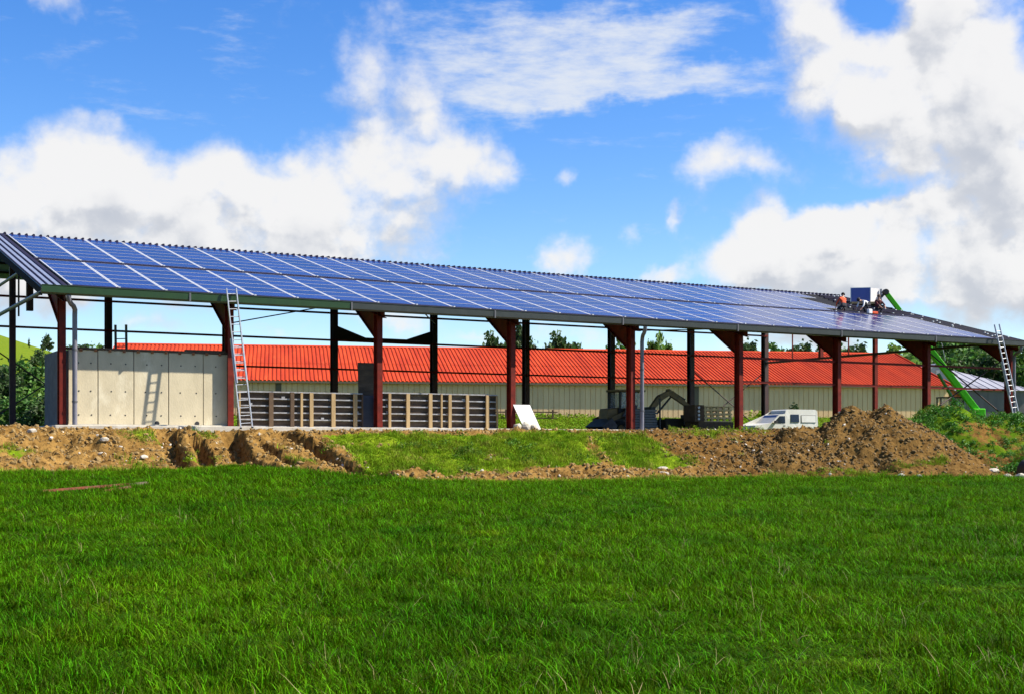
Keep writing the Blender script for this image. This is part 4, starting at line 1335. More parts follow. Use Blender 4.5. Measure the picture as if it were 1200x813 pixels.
# ------------------------------------------------------------------ people at work on the roof
def person(label, loc, rz, J, shirt, legs, skin='skin', hair='hair_dark', helmet=None):
    """J: joints pelvis, chest, neck, head, and per side s in (l, r): sho, elb, wri, hip, kne, ank, toe; one skinned body."""
    V_, E_, Rr = [], [], []
    ix = {}

    def add(n, p, r, par=None):
        ix[n] = len(V_); V_.append(Vector(p)); Rr.append(r)
        if par is not None: E_.append((ix[par], ix[n]))
    add('pelvis', J['pelvis'], (.15, .12))
    add('waist', (Vector(J['pelvis']) + Vector(J['chest'])) / 2, (.14, .105), 'pelvis')
    add('chest', J['chest'], (.165, .12), 'waist')
    add('neck', J['neck'], (.058, .058), 'chest')
    hd_ = Vector(J['head']); nk = Vector(J['neck'])
    add('jaw', nk + (hd_ - nk) * .45, (.07, .075), 'neck')
    add('skull', hd_, (.085, .095), 'jaw')
    add('top', hd_ + (hd_ - nk).normalized() * .085, (.06, .065), 'skull')
    face = Vector(J.get('face', (0, 1, 0)))
    add('nose', hd_ + face.normalized() * .115 - (hd_ - nk).normalized() * .02, (.014, .014), 'skull')
    for s in 'lr':
        add('sho' + s, J['sho' + s], (.062, .062), 'chest')
        add('elb' + s, J['elb' + s], (.044, .044), 'sho' + s)
        add('wri' + s, J['wri' + s], (.030, .026), 'elb' + s)
        w_ = Vector(J['wri' + s]); d = (w_ - Vector(J['elb' + s])).normalized()
        sd = d.orthogonal().normalized()
        add('palm' + s, w_ + d * .075, (.042, .018), 'wri' + s)
        for i in range(4):
            o_ = (i - 1.5) * .021
            L_ = (.065, .078, .074, .058)[i]
            add('fa%d' % i + s, w_ + d * .10 + sd * o_, (.0095, .0095), 'palm' + s)
            add('fb%d' % i + s, w_ + d * (.10 + L_ * .6) + sd * o_ * 1.1 + d.cross(sd) * .01, (.0085, .0085), 'fa%d' % i + s)
            add('fc%d' % i + s, w_ + d * (.10 + L_) + sd * o_ * 1.1 + d.cross(sd) * .035, (.0075, .0075), 'fb%d' % i + s)
        add('th1' + s, w_ + d * .05 + sd * .05, (.012, .012), 'palm' + s)
        add('th2' + s, w_ + d * .09 + sd * .062, (.010, .010), 'th1' + s)
        add('hip' + s, J['hip' + s], (.098, .098), 'pelvis')
        add('kne' + s, J['kne' + s], (.062, .062), 'hip' + s)
        add('ank' + s, J['ank' + s], (.042, .045), 'kne' + s)
        add('toe' + s, J['toe' + s], (.042, .032), 'ank' + s)
    me = bpy.data.meshes.new('body'); me.from_pydata([tuple(v) for v in V_], E_, [])
    tmp = bpy.data.objects.new('body_tmp', me); COL.objects.link(tmp)
    tmp.modifiers.new('skin', 'SKIN'); sb = tmp.modifiers.new('sub', 'SUBSURF'); sb.levels = 2; sb.render_levels = 2
    for i, r in enumerate(Rr):
        me.skin_vertices[0].data[i].radius = r
    me.skin_vertices[0].data[0].use_root = True
    dg = bpy.context.evaluated_depsgraph_get()
    new = bpy.data.meshes.new_from_object(tmp.evaluated_get(dg))
    bpy.data.objects.remove(tmp, do_unlink=True)
    new.name = 'person'
    new.materials.clear()
    for n in (skin, shirt, legs, 'cloth_dark'):
        new.materials.append(MATS[n])
    names = list(ix)
    pos = np.array([tuple(v) for v in V_])
    reg = []
    for n in names:
        if n[:3] in ('pel', 'hip', 'kne'): reg.append(2)
        elif n[:3] in ('ank', 'toe'): reg.append(3)
        elif n in ('waist', 'chest') or n[:3] in ('sho', 'elb'): reg.append(1)
        else: reg.append(0)
    reg = np.array(reg)
    for p in new.polygons:
        d2 = ((pos - np.array(p.center)) ** 2).sum(1)
        p.material_index = int(reg[d2.argmin()]); p.use_smooth = True
    root = link('person', new, None, loc, (0, 0, rz))
    tag(root, label, 'person', 'workers on the roof')
    m = MB().mat(helmet or hair)
    bmh = bmesh.new(); bmesh.ops.create_uvsphere(bmh, u_segments=16, v_segments=10, radius=1)
    upd = (hd_ - nk).normalized()
    for v in list(bmh.verts):
        if v.co.z < -.15: bmh.verts.remove(v)
    Mx = Matrix.Translation(hd_ + upd * .02 - face.normalized() * .015) @ upd.to_track_quat('Z', 'Y').to_matrix().to_4x4() @ Matrix.Diagonal((.108, .118, .125, 1))
    bmh.transform(Mx)
    hm = bpy.data.meshes.new('hair'); bmh.to_mesh(hm); bmh.free()
    hm.materials.append(MATS[helmet or hair])
    hm.polygons.foreach_set('use_smooth', [True] * len(hm.polygons))
    link('helmet' if helmet else 'hair', hm, root)
    return root


def on_roof(u, w):
    return PW(u, w, zr(w) + .01)


# kneeling worker in orange, seen from behind
person('worker in an orange shirt kneeling on the solar roof', on_roof(42.45, 6.55), TH - .1,
       dict(pelvis=(0, -.05, .30), chest=(.03, .14, .62), neck=(.10, .20, .76), head=(.15, .25, .88), face=(.5, .8, -.3),
            shol=(-.16, .13, .66), elbl=(-.24, .28, .42), wril=(-.2, .42, .2), shor=(.22, .14, .64), elbr=(.30, .26, .38), wrir=(.28, .40, .12),
            hipl=(-.10, -.04, .26), knel=(-.19, .30, .12), ankl=(-.17, -.06, .06), toel=(-.18, -.22, .05),
            hipr=(.10, -.04, .26), kner=(.20, .30, .32), ankr=(.2, .12, .05), toer=(.21, .30, .03)), 'cloth_orange', 'cloth_dark')
# bent worker in white, head to the left
person('worker in a white shirt bending low over the panels', on_roof(44.15, 6.75), TH,
       dict(pelvis=(.30, .0, .42), chest=(-.12, -.02, .58), neck=(-.30, -.02, .56), head=(-.42, -.03, .60), face=(-.7, 0, -.7),
            shol=(-.18, .15, .56), elbl=(-.30, .20, .32), wril=(-.42, .14, .12), shor=(-.16, -.18, .54), elbr=(-.26, -.24, .30), wrir=(-.40, -.2, .10),
            hipl=(.30, .11, .38), knel=(.02, .17, .30), ankl=(.26, .17, .06), toel=(.10, .18, .03),
            hipr=(.30, -.11, .38), kner=(.02, -.17, .34), ankr=(.22, -.17, .06), toer=(.06, -.18, .03)), 'cloth_white', 'cloth_dark')
person('worker in dark maroon clothes crouching beside the one in white', on_roof(45.05, 6.6), TH + .3,
       dict(pelvis=(0.05, .1, .24), chest=(-.04, -.05, .60), neck=(-.09, -.09, .74), head=(-.13, -.12, .86), face=(-.7, -.6, -.3),
            shol=(-.17, .06, .64), elbl=(-.26, -.12, .44), wril=(-.28, -.30, .30), shor=(.13, -.14, .62), elbr=(.16, -.32, .42), wrir=(.02, -.42, .28),
            hipl=(-.06, .10, .22), knel=(-.22, -.20, .42), ankl=(-.16, -.02, .06), toel=(-.2, -.16, .03),
            hipr=(.14, .06, .22), kner=(.16, -.26, .42), ankr=(.16, -.06, .06), toer=(.15, -.20, .03)), 'cloth_maroon', 'cloth_dark', 'skin', helmet='wood_brown')
tb = thing('tool_bag', 'small red and white tool bag lying on the panels by the workers', 'tool bag', on_roof(43.9, 5.9), TH)
bevel(MB().mat('cloth_orange').box(-.02, .38, -.1, .1, 0, .14).build('bag', tb), .03)
bevel(MB().mat('cloth_white').box(-.3, -.03, -.09, .09, 0, .26).build('sheet_roll', tb), .04)
# ------------------------------------------------------------------ red-roofed barn behind
RB = 9.8
rb = thing('red_roofed_barn', 'long low farm building with a bright red ribbed roof and tan walls', 'barn', (-.294 * 125, 125.0, 0), R(RB))
# local: x along the ridge (0 at the left end), y depth, z up; ridge at y = 0
RL, RWE, RZR, RZE, RZB = 77.0, 12.0, 9.62, 5.86, 1.9


def corrugated(m, L_, pitch, hgt, y0, z0, y1, z1, x_off=0.0):
    """Ribbed sheet from the ridge line (y0, z0) to the eave (y1, z1)."""
    n = int(L_ / pitch); pts = []; fs = []
    for i in range(n + 1):
        for fx, h in ((0, 0), (.30, 0), (.45, hgt), (.85, hgt)):
            x = min(i * pitch + fx * pitch, L_)
            pts.append((x + x_off, y0, z0 + h)); pts.append((x + x_off, y1, z1 + h))
    k = len(pts) // 2
    for i in range(k - 1):
        fs.append((2 * i, 2 * i + 1, 2 * i + 3, 2 * i + 2))
    m.poly(pts, fs)
    return m


for yy in (-RWE * 1.03, RWE * 1.03):
    for (ta, tb, dz) in ((0, .53, .022), (.515, 1, 0)):          # upper sheets lap over the lower ones
        za = RZR + (RZE - .10 - RZR) * ta + dz; zb_ = RZR + (RZE - .10 - RZR) * tb + dz
        corrugated(MB().mat('far_roof'), RL + .6, .36, .07, yy * ta, za, yy * tb, zb_, -.3).build('roof_sheets', rb, fix=False)
bevel(MB().mat('far_roof').prism([(-.35, RZR - .02), (0, RZR + .14), (.35, RZR - .02)], 'x', -.35, RL + .35).build('ridge_cap', rb), .03)
m = MB().mat('far_wall')
npan = int(RL / .48); pts = []; fs = []
for i in range(npan):
    for fx, h in ((0, .05), (.09, .05), (.12, 0), (.97, 0)):
        x = (i + fx) * RL / npan
        pts.append((x, -RWE + h, RZB - 1.2)); pts.append((x, -RWE + h, RZE - .05))
for i in range(len(pts) // 2 - 1):
    fs.append((2 * i, 2 * i + 1, 2 * i + 3, 2 * i + 2))
m.poly(pts, fs); m.build('front_wall', rb, fix=False)
MB().mat('far_wall').poly([(RL, -RWE, RZB - 1.2), (RL, RWE, RZB - 1.2), (RL, RWE, RZE - .1), (RL, 0, RZR - .1), (RL, -RWE, RZE - .1)], [(0, 1, 2, 3, 4)]).build('gable_wall', rb, fix=False)
MB().mat('far_wall').poly([(0, -RWE, RZB - 1.2), (0, RWE, RZB - 1.2), (0, RWE, RZE - .1), (0, 0, RZR - .1), (0, -RWE, RZE - .1)], [(4, 3, 2, 1, 0)]).build('gable_wall', rb, fix=False)
MB().mat('far_wall').box(0, RL, RWE - .1, RWE, RZB - 1.2, RZE - .1).build('rear_wall', rb)
MB().mat('far_trim').box(-.3, RL + .3, -RWE * 1.03 - .06, -RWE * 1.03 + .02, RZE - .28, RZE - .12).build('eave_trim', rb)
for s in (-1, 1):
    MB().mat('far_roof').beam((RL + .33, 0, RZR + .05), (RL + .33, s * RWE * 1.03, RZE - .05), .08, .22).build('verge_trim', rb)
for x in (14.5, 52.0):
    MB().mat('far_trim').box(x, x + .5, -RWE - .02, -RWE - .005, RZB - .5, RZE - .3).build('wall_post', rb)

# grey sheet barn at the right
gb = thing('grey_barn', 'grey metal farm shed with a dull sheet roof beyond the green boom', 'barn', (47.8, 152.0, 0), R(6))
MB().mat('grey_sheet').poly([(-12.5, 0, 8.75), (2.4, 0, 8.75), (7.4, -9.5, 6.1), (-12.5, -9.5, 6.1), (7.4, 9.5, 6.1), (-12.5, 9.5, 6.1)],
                            [(0, 3, 2, 1), (1, 2, 4), (0, 1, 4, 5)]).build('roof', gb)
for i in range(20):
    x = -12.2 + i * .98
    t = 1.0 if x < 2.3 else (7.35 - x) / 5.0
    MB().mat('grey_sheet').beam((x, -9.48, 6.14), (x, -9.48 * (1 - t), 6.14 + 2.65 * t), .10, .05).build('roof_rib', gb)
for i in range(8):
    MB().mat('grey_clad').box(-12.3 + i * 2.4, -12.3 + i * 2.4 + 2.38, -9.2, -9.1 + .03 * (i % 2), 1.0, 6.05).build('wall_sheet', gb)
MB().mat('grey_clad').poly([(6.9, -9.2, 1.0), (6.9, 9.2, 1), (6.9, 9.2, 6.08), (6.9, -9.2, 6.08)], [(0, 1, 2, 3)]).build('gable_wall', gb, fix=False)
MB().mat('grey_clad').box(-12.4, 6.9, 9.0, 9.2, 1.0, 6.0).build('rear_wall', gb)
wg = thing('white_gabled_shed', 'pale grey shed gable behind the end of the red roof', 'shed', (44.6, 140.0, 0), R(10))
MB().mat('grey_sheet').prism([(-1.2, 3.0), (1.8, 3.0), (1.8, 7.6), (-.2, 8.8), (-1.2, 8.2)], 'y', 0, 8).build('wall', wg)
MB().mat('white_board').box(-.3, .1, -.06, -.02, 7.6, 8.1).build('vent', wg)
MB().mat('grey_sheet').beam((-.2, -.1, 8.88), (2.0, -.1, 7.56), .3, .1).build('verge', wg)
hw = thing('wooden_lean_to', 'small orange brown wooden lean-to at the end of the red-roofed barn', 'lean-to', (41.0, 128.5, 0), R(8))
for i in range(6):
    MB().mat('hut_wood').box(i * .36, i * .36 + .34, 0, .05 + .02 * (i % 2), 2.2, 6.1 - .22 * i).build('plank', hw)
MB().mat('wood_dark').prism([(-.2, 6.3), (2.4, 4.9), (2.4, 5.0), (-.2, 6.42)], 'y', -.2, 2.5).build('roof', hw)
MB().mat('pipe_grey').tube([(2.0, -.6, 2.0), (2.0, -.6, 5.9)], .11, 8).build('stove_pipe', hw)
fc = thing('field_fence', 'low wooden fence rails running beside the tan wall of the red barn', 'fence', (-8.5, 111.5, 2.0), R(8))
for i in range(7):
    MB().mat('wood_brown').box(i * 2.0, i * 2.0 + .12, 0, .12, -.3, 1.2).build('post', fc)
for z in (.45, .95):
    MB().mat('wood_brown').box(-.2, 12.5, .13, .17, z, z + .1).build('rail', fc)
# half buried culvert ring at the right edge of the field
cv = thing('culvert_pipe', 'end of a wide dark culvert pipe half buried at the foot of the mound', 'pipe', on_ground(22.75, 57.4, .25), R(25))
ring = []
for r_, y in ((.62, -.35), (.62, .9), (.52, .9), (.52, -.35)):
    ring.append([(r_ * math.cos(2 * math.pi * k / 28), y, r_ * math.sin(2 * math.pi * k / 28)) for k in range(28)])
V_ = [q for rr in ring for q in rr]; fs = []
for i in range(4):
    for k in range(28):
        fs.append((i * 28 + k, i * 28 + (k + 1) % 28, ((i + 1) % 4) * 28 + (k + 1) % 28, ((i + 1) % 4) * 28 + k))
MB().mat('machine_dark').poly(V_, fs, True).build('ring', cv)
MB().mat('machine_dark').wheel((0, .5, 0), (0, 1, 0), .53, .05, 24).build('plug', cv)


# ------------------------------------------------------------------ trees, each its own trunk and crown
def leaf_cloud(seed, n, lobes, leaf, mname):
    """Crown of many small leaf faces gathered in clumps; lobes: (x, y, z, r)."""
    r_ = np.random.default_rng(seed)
    V_ = []; F_ = []
    lob = np.array(lobes, float)
    wts = lob[:, 3] ** 2; wts = wts / wts.sum()
    # clump centres lie towards the surface of each lobe
    nc = max(12, n // 26)
    li = r_.choice(len(lob), nc, p=wts)
    d = r_.normal(size=(nc, 3)); d /= np.linalg.norm(d, axis=1)[:, None]
    cc = lob[li, :3] + d * (lob[li, 3] * r_.uniform(.45, 1.08, nc))[:, None]
    ci = r_.integers(0, nc, n)
    p = cc[ci] + r_.normal(size=(n, 3)) * (lob[li[ci], 3] * .17)[:, None]
    a = r_.normal(size=(n, 3)); a /= np.linalg.norm(a, axis=1)[:, None]
    b = np.cross(a, r_.normal(size=(n, 3))); b /= np.linalg.norm(b, axis=1)[:, None]
    s = leaf * r_.uniform(.6, 1.3, n)[:, None]
    q = np.stack([p - a * s, p + b * s * .55, p + a * s, p - b * s * .55], 1).reshape(-1, 3)
    me = bpy.data.meshes.new('crown')
    me.vertices.add(4 * n); me.vertices.foreach_set('co', q.ravel().astype(np.float32))
    me.loops.add(4 * n); me.loops.foreach_set('vertex_index', np.arange(4 * n, dtype=np.int32))
    me.polygons.add(n); me.polygons.foreach_set('loop_start', np.arange(0, 4 * n, 4, dtype=np.int32))
    me.update(calc_edges=True)
    me.materials.append(MATS[mname])
    return me


def trunk_mesh(h, r, seed, spread):
    r_ = random.Random(seed)
    m = MB().mat('bark')
    m.tube([(0, 0, -.4), (.03 * h, 0, h * .35), (-.01 * h, .02 * h, h * .7), (0, 0, h * .95)], [r * 1.3, r, r * .7, r * .25], 8)
    for i in range(6):
        a = i * 1.05 + r_.uniform(-.3, .3); z = h * r_.uniform(.35, .75)
        m.tube([(0, 0, z), (math.cos(a) * spread * .45, math.sin(a) * spread * .45, z + h * .14), (math.cos(a) * spread * .85, math.sin(a) * spread * .85, z + h * .25)], [r * .5, r * .3, r * .1], 6)
    return m.mesh('trunk')


def lobes_round(seed, h, R_, k=9, base=.38):
    r_ = np.random.default_rng(seed); out = []
    for i in range(k):
        a = r_.uniform(0, 2 * math.pi); rr = R_ * r_.uniform(.15, .62); z = h * (base + (1 - base) * r_.uniform(.05, .86))
        t = (z / h - base) / (1 - base)
        rr *= math.sqrt(max(.1, 1 - (2 * t - .85) ** 2))
        out.append((rr * math.cos(a), rr * math.sin(a), z, R_ * r_.uniform(.30, .5)))
    out.append((0, 0, h * .84, R_ * .34))
    return out


KINDS_ = {}
for nm, mn, seeds in (('dark', 'leaf_dark', (1, 2, 3)), ('mid', 'leaf_mid', (4, 5)), ('light', 'leaf_light', (6, 7))):
    KINDS_[nm] = [(leaf_cloud(s, 2600, lobes_round(s, 1.0, .42, 10), .036, mn), trunk_mesh(.8, .022, s, .3)) for s in seeds]
KINDS_['slim'] = [(leaf_cloud(11, 1600, [(0, 0, .3, .16), (.04, 0, .45, .17), (-.03, .02, .62, .15), (.01, 0, .78, .12), (0, 0, .92, .07)], .034, 'leaf_dark'), trunk_mesh(.9, .02, 11, .1))]
KINDS_['bush'] = [(leaf_cloud(13, 2600, lobes_round(13, 1.0, .62, 12, .08), .045, 'leaf_mid'), trunk_mesh(.5, .03, 13, .35)),
                  (leaf_cloud(14, 2600, lobes_round(14, 1.0, .66, 12, .08), .045, 'leaf_dark'), trunk_mesh(.5, .03, 14, .35)),
                  (leaf_cloud(15, 2200, lobes_round(15, 1.0, .6, 10, .08), .045, 'leaf_light'), trunk_mesh(.5, .03, 15, .35))]
tn = [0]


def tree(name, label, px, Y, top, kind, wide=1.0, var=0, cat='tree', group=None, base=None, sink=.0):
    """A tree standing at image column px at distance Y whose tip rises to image row top."""
    x = (px - 600) / F * Y
    zb = float(base_z(x, Y)) - sink if base is None else base
    zt = (524.1 - top) / F * Y
    h = max(zt - zb, .4)
    tn[0] += 1
    o = thing(name, label, cat, (x, Y, zb), tn[0] * 2.1, group)
    o.scale = (h * wide, h * wide, h)
    cr, tr = KINDS_[kind][var % len(KINDS_[kind])]
    link('crown', cr, o); link('trunk', tr, o)
    return o


G1 = 'trees rising behind the red roof'
tree('tree', 'dark tree whose tip shows just left of the fourth front post above the red roof', 577, 172, 390, 'dark', .62, 0, group=G1)
tree('tree', 'slender dark tree right behind the fourth front post above the red roof', 606, 172, 387, 'dark', .45, 1, group=G1)
tree('tree', 'low rounded tree showing between the fourth post and the bushiest tree', 628, 176, 399, 'dark', .5, 2, group=G1)
tree('tree', 'bushiest dark tree above the middle of the red roof', 655, 170, 390, 'dark', .68, 0, group=G1)
tree('tree', 'dark tree showing just left of the fifth front post above the red roof', 728, 178, 402, 'mid', .6, 0, group=G1)
tree('tree', 'bright green tree with two tips above the red roof right of the fifth post', 764, 160, 396, 'light', .5, 0, group=G1)
tree('tree', 'rounded bright green tree beside the two tipped one above the red roof', 780, 162, 401, 'light', .55, 1, group=G1)
ORD = ['first', 'second', 'third', 'fourth', 'fifth', 'sixth', 'seventh', 'eighth']
xs = [868, 884, 905, 925, 948, 968, 990, 1012]
for i, px in enumerate(xs):
    tree('tree', '%s distant tree from the left in the low dark line above the red roof' % ORD[i], px, 235 + 7 * (i % 3), 405 + (i * 37) % 5 - (3 if i == 2 else 0), ('dark', 'mid')[i % 3 == 2], 1.0, i, group='distant trees above the red roof', base=6)
# wood on the right behind the grey shed
wood = [(1060, 408, 'light', 150), (1078, 403, 'light', 165), (1070, 415, 'mid', 150), (1100, 404, 'mid', 195), (1118, 400, 'dark', 215), (1135, 403, 'mid', 205), (1150, 400, 'dark', 225),
        (1165, 402, 'dark', 210), (1182, 405, 'mid', 200), (1197, 404, 'dark', 220), (1108, 416, 'mid', 180), (1128, 417, 'dark', 182), (1146, 414, 'mid', 186), (1160, 421, 'dark', 180),
        (1176, 420, 'dark', 184), (1190, 432, 'mid', 180), (1092, 418, 'dark', 178)]
rank = {}
for row in ([q for q in wood if q[2] != 'light' and q[3] >= 190], [q for q in wood if q[2] != 'light' and q[3] < 190]):
    for j, q in enumerate(sorted(row)):
        rank[q] = ('%s tree from the left along the skyline of the wood' if q[3] >= 190 else '%s tree from the left in the lower row of the wood behind the grey shed') % ORD[j]
pale = ['taller pale green tree at the wood edge seen over the end of the red roof', 'pale green tree at the wood edge close by the seventh front post', 'middle green tree between the two pale ones at the wood edge']
k_ = 0
for i, (px, top, kd, Y) in enumerate(wood):
    lb = rank.get((px, top, kd, Y))
    if kd == 'light':
        lb = pale[k_]; k_ += 1
    if px == 1070: lb = pale[2]
    tree('tree', lb, px, Y, top, kd, 1.05, i, group='trees of the wood on the right')

# left hillside
tree('tree', 'small dark tree on the skyline of the left hill beside the first post', 57, 215, 394, 'dark', .85, 1, sink=.4)
tree('tree', 'thin young tree standing on the skyline of the left hill', 34, 215, 396, 'slim', .7, 0)
tree('tree', 'narrow tree on the skyline just left of the small dark one', 50.5, 214, 396, 'slim', 1.0, 0)
tree('shrub', 'small round shrub alone on the open left hillside', 44.5, 185, 414, 'bush', 1.0, 1, 'shrub')
for i, px in enumerate((88, 100, 118)):
    tree('shrub', '%s distant shrub from the left on the skyline above the concrete wall' % ORD[i], px, 210, 405 - (i % 2) * -2, 'bush', 1.3, i, 'shrub', 'shrubs above the concrete wall')
tree('shrub', 'big rounded dark green bush left of the concrete wall', 30, 100, 424, 'bush', 1.05, 0, 'bush')
tree('shrub', 'dark bush at the picture edge beside the gable post', 3, 96, 440, 'bush', 1.0, 1, 'bush')
tree('shrub', 'low olive bush in front of the big rounded one', 44, 92, 455, 'bush', 1.4, 2, 'bush')
tree('shrub', 'bright green weedy bush in front of the left gable post', 26, 84, 466, 'bush', 1.5, 0, 'bush')
tree('shrub', 'pale bush at the left edge low behind the gable post', 6, 86, 470, 'bush', 1.4, 2, 'bush')
tree('shrub', 'dark low bush touching the end of the concrete wall', 52, 80, 470, 'bush', 1.5, 1, 'bush')
tree('shrub', 'young shoots growing beside the tan wall above the van roof', 931, 110, 471, 'slim', 1.6, 0, 'shrub')


# ------------------------------------------------------------------ scattered ground cover (geometry nodes)
def blade_clump(seed, n, spread, hmin, hmax, wid, lean):
    """n curved grass blades, each a tapering strip of three quads and a tip."""
    r_ = np.random.default_rng(seed); V_ = []; F_ = []
    for i in range(n):
        a = r_.uniform(0, 2 * math.pi); rr = spread * math.sqrt(r_.uniform())
        bx, by = rr * math.cos(a), rr * math.sin(a)
        h = r_.uniform(hmin, hmax); la = r_.uniform(0, 2 * math.pi); ln = lean * h * r_.uniform(.3, 1.4)
        w = wid * r_.uniform(.6, 1.2); sa = la + math.pi / 2 + r_.uniform(-.5, .5)
        o = len(V_)
        for t in (0, .45, .8):
            c_ = (bx + math.cos(la) * ln * t * t, by + math.sin(la) * ln * t * t, h * (t - .18 * t * t * lean))
            ww = w * (1 - .55 * t) / 2
            V_.append((c_[0] - math.cos(sa) * ww, c_[1] - math.sin(sa) * ww, c_[2]))
            V_.append((c_[0] + math.cos(sa) * ww, c_[1] + math.sin(sa) * ww, c_[2]))
        V_.append((bx + math.cos(la) * ln, by + math.sin(la) * ln, h * (1 - .22 * lean)))
        F_ += [(o, o + 1, o + 3, o + 2), (o + 2, o + 3, o + 5, o + 4), (o + 4, o + 5, o + 6)]
    return V_, F_


def leaf_clump(seed, n, spread, h, leaf):
    r_ = np.random.default_rng(seed); V_ = []; F_ = []
    for i in range(n):
        p = np.array([r_.normal() * spread * .5, r_.normal() * spread * .5, h * r_.uniform(.05, 1)])
        a = r_.normal(size=3); a /= np.linalg.norm(a); b = np.cross(a, r_.normal(size=3)); b /= np.linalg.norm(b)
        s = leaf * r_.uniform(.6, 1.3); o = len(V_)
        V_ += [tuple(p - a * s), tuple(p + b * s * .5), tuple(p + a * s), tuple(p - b * s * .5)]
        F_.append((o, o + 1, o + 2, o + 3))
    return V_, F_


def rock_clump(seed):
    r_ = np.random.default_rng(seed)
    bm = bmesh.new(); bmesh.ops.create_icosphere(bm, subdivisions=1, radius=1)
    dirs = r_.normal(size=(6, 3)); dirs /= np.linalg.norm(dirs, axis=1)[:, None]
    for v in bm.verts:
        for d_ in dirs:
            t = v.co.dot(Vector(d_))
            if t > .68: v.co -= Vector(d_) * (t - .68)
        v.co.z *= .65; v.co.x *= r_.uniform(.9, 1.3)
    V_ = [tuple(v.co) for v in bm.verts]; F_ = [tuple(v.index for v in f.verts) for f in bm.faces]
    bm.free(); return V_, F_


def scatter(name, clumps, pts, rot, scl, mname):
    """One object: its mesh carries the clump shapes and the points; its node group puts a clump on every point."""
    V_ = []; F_ = []; var = []
    for i, (v, f) in enumerate(clumps):
        o = len(V_); V_ += v; F_ += [tuple(o + k for k in q) for q in f]; var += [i + 1] * len(v)
    nv = len(V_); n = len(pts)
    me = bpy.data.meshes.new(name)
    me.from_pydata(V_ + [tuple(p) for p in pts], [], F_)
    me.materials.append(MATS[mname])
    allvar = np.array(var + [0] * n, np.int32)
    a = me.attributes.new('variant', 'INT', 'POINT'); a.data.foreach_set('value', allvar)
    a = me.attributes.new('pick', 'INT', 'POINT'); a.data.foreach_set('value', np.concatenate([np.zeros(nv), rng.integers(0, len(clumps), n)]).astype(np.int32))
    a = me.attributes.new('turn', 'FLOAT_VECTOR', 'POINT'); a.data.foreach_set('vector', np.concatenate([np.zeros((nv, 3)), rot]).astype(np.float32).ravel())
    a = me.attributes.new('grow', 'FLOAT_VECTOR', 'POINT'); a.data.foreach_set('vector', np.concatenate([np.ones((nv, 3)), scl]).astype(np.float32).ravel())
    o = link(name, me)
    ng = bpy.data.node_groups.new(name, 'GeometryNodeTree')
    ng.interface.new_socket('Geometry', in_out='INPUT', socket_type='NodeSocketGeometry')
    ng.interface.new_socket('Geometry', in_out='OUTPUT', socket_type='NodeSocketGeometry')
    N = ng.nodes; L = ng.links.new
    gi = N.new('NodeGroupInput'); go = N.new('NodeGroupOutput')

    def named(nm, tp):
        x = N.new('GeometryNodeInputNamedAttribute'); x.data_type = tp; x.inputs['Name'].default_value = nm
        return x.outputs['Attribute']

    def sepv(i):
        c = N.new('FunctionNodeCompare'); c.data_type = 'INT'; c.operation = 'EQUAL'
        L(named('variant', 'INT'), c.inputs[2]); c.inputs[3].default_value = i
        s_ = N.new('GeometryNodeSeparateGeometry'); s_.domain = 'POINT'
        L(gi.outputs[0], s_.inputs['Geometry']); L(c.outputs[0], s_.inputs['Selection'])
        return s_.outputs['Selection']
    jn = N.new('GeometryNodeJoinGeometry')
    for i in range(len(clumps)):
        g = N.new('GeometryNodeGeometryToInstance'); L(sepv(i + 1), g.inputs[0]); L(g.outputs[0], jn.inputs[0])
    ip = N.new('GeometryNodeInstanceOnPoints')
    L(sepv(0), ip.inputs['Points']); L(jn.outputs[0], ip.inputs['Instance'])
    ip.inputs['Pick Instance'].default_value = True
    L(named('pick', 'INT'), ip.inputs['Instance Index'])
    L(named('turn', 'FLOAT_VECTOR'), ip.inputs['Rotation']); L(named('grow', 'FLOAT_VECTOR'), ip.inputs['Scale'])
    L(ip.outputs[0], go.inputs[0])
    md = o.modifiers.new('scatter', 'NODES'); md.node_group = ng
    o['kind'] = 'stuff'
    return o


def rots(n, tilt=.15):
    return np.stack([rng.normal(0, tilt, n), rng.normal(0, tilt, n), rng.uniform(0, 2 * math.pi, n)], 1)


def scl3(n, lo, hi, zlo=.8, zhi=1.2):
    s = rng.uniform(lo, hi, n); return np.stack([s, s, s * rng.uniform(zlo, zhi, n)], 1)


# meadow: denser and finer close to the camera
P = []; S = []
for (ya, yb, dens, sc) in ((6.6, 10, 70, .85), (10, 15, 52, .95), (15, 22, 34, 1.1), (22, 32, 22, 1.3), (32, 46, 15, 1.5), (46, 66, 9, 1.75)):
    xw = yb * .44 + 5
    n = int(dens * (yb - ya) * 2 * xw)
    x = rng.uniform(-xw, xw, n); y = rng.uniform(ya, yb, n)
    keep = np.abs(x) < y * .43 + 4.5
    x, y = x[keep], y[keep]
    u, w = UW(x, y); wb = np.interp(u, KU, KWB)
    ph_in = (x > 5.3) & (x < 22) & (y > 52.3) & (y < 64)
    edge = wb + .12 + .42 * rand_grid(u, w, 41, 1.6) + .55 * rand_grid(u, w, 47, 4.0)
    keep = w < edge
    pzz, phh = pile_z(x, y)
    keep &= ~(ph_in & (phh > .12))
    x, y = x[keep], y[keep]
    z = base_z(x, y) + .045 * rand_grid(x, y, 3, .6)
    g_ = 1 + .42 * rand_grid(x, y, 42, .9) + .42 * rand_grid(x, y, 43, 3.0)
    n = len(x)
    P.append(np.stack([x, y, z - .01], 1))
    s = sc * rng.uniform(.75, 1.25, n)
    S.append(np.stack([s, s, np.clip(g_, .5, 2.2) * (.55 + .45 * sc) * rng.uniform(.8, 1.2, n)], 1))
P = np.concatenate(P); S = np.concatenate(S)
clumps = [blade_clump(50 + i, 54, .16, .03, .125, .0088, .95) for i in range(4)] + [blade_clump(58, 40, .13, .06, .20, .0095, .8)]
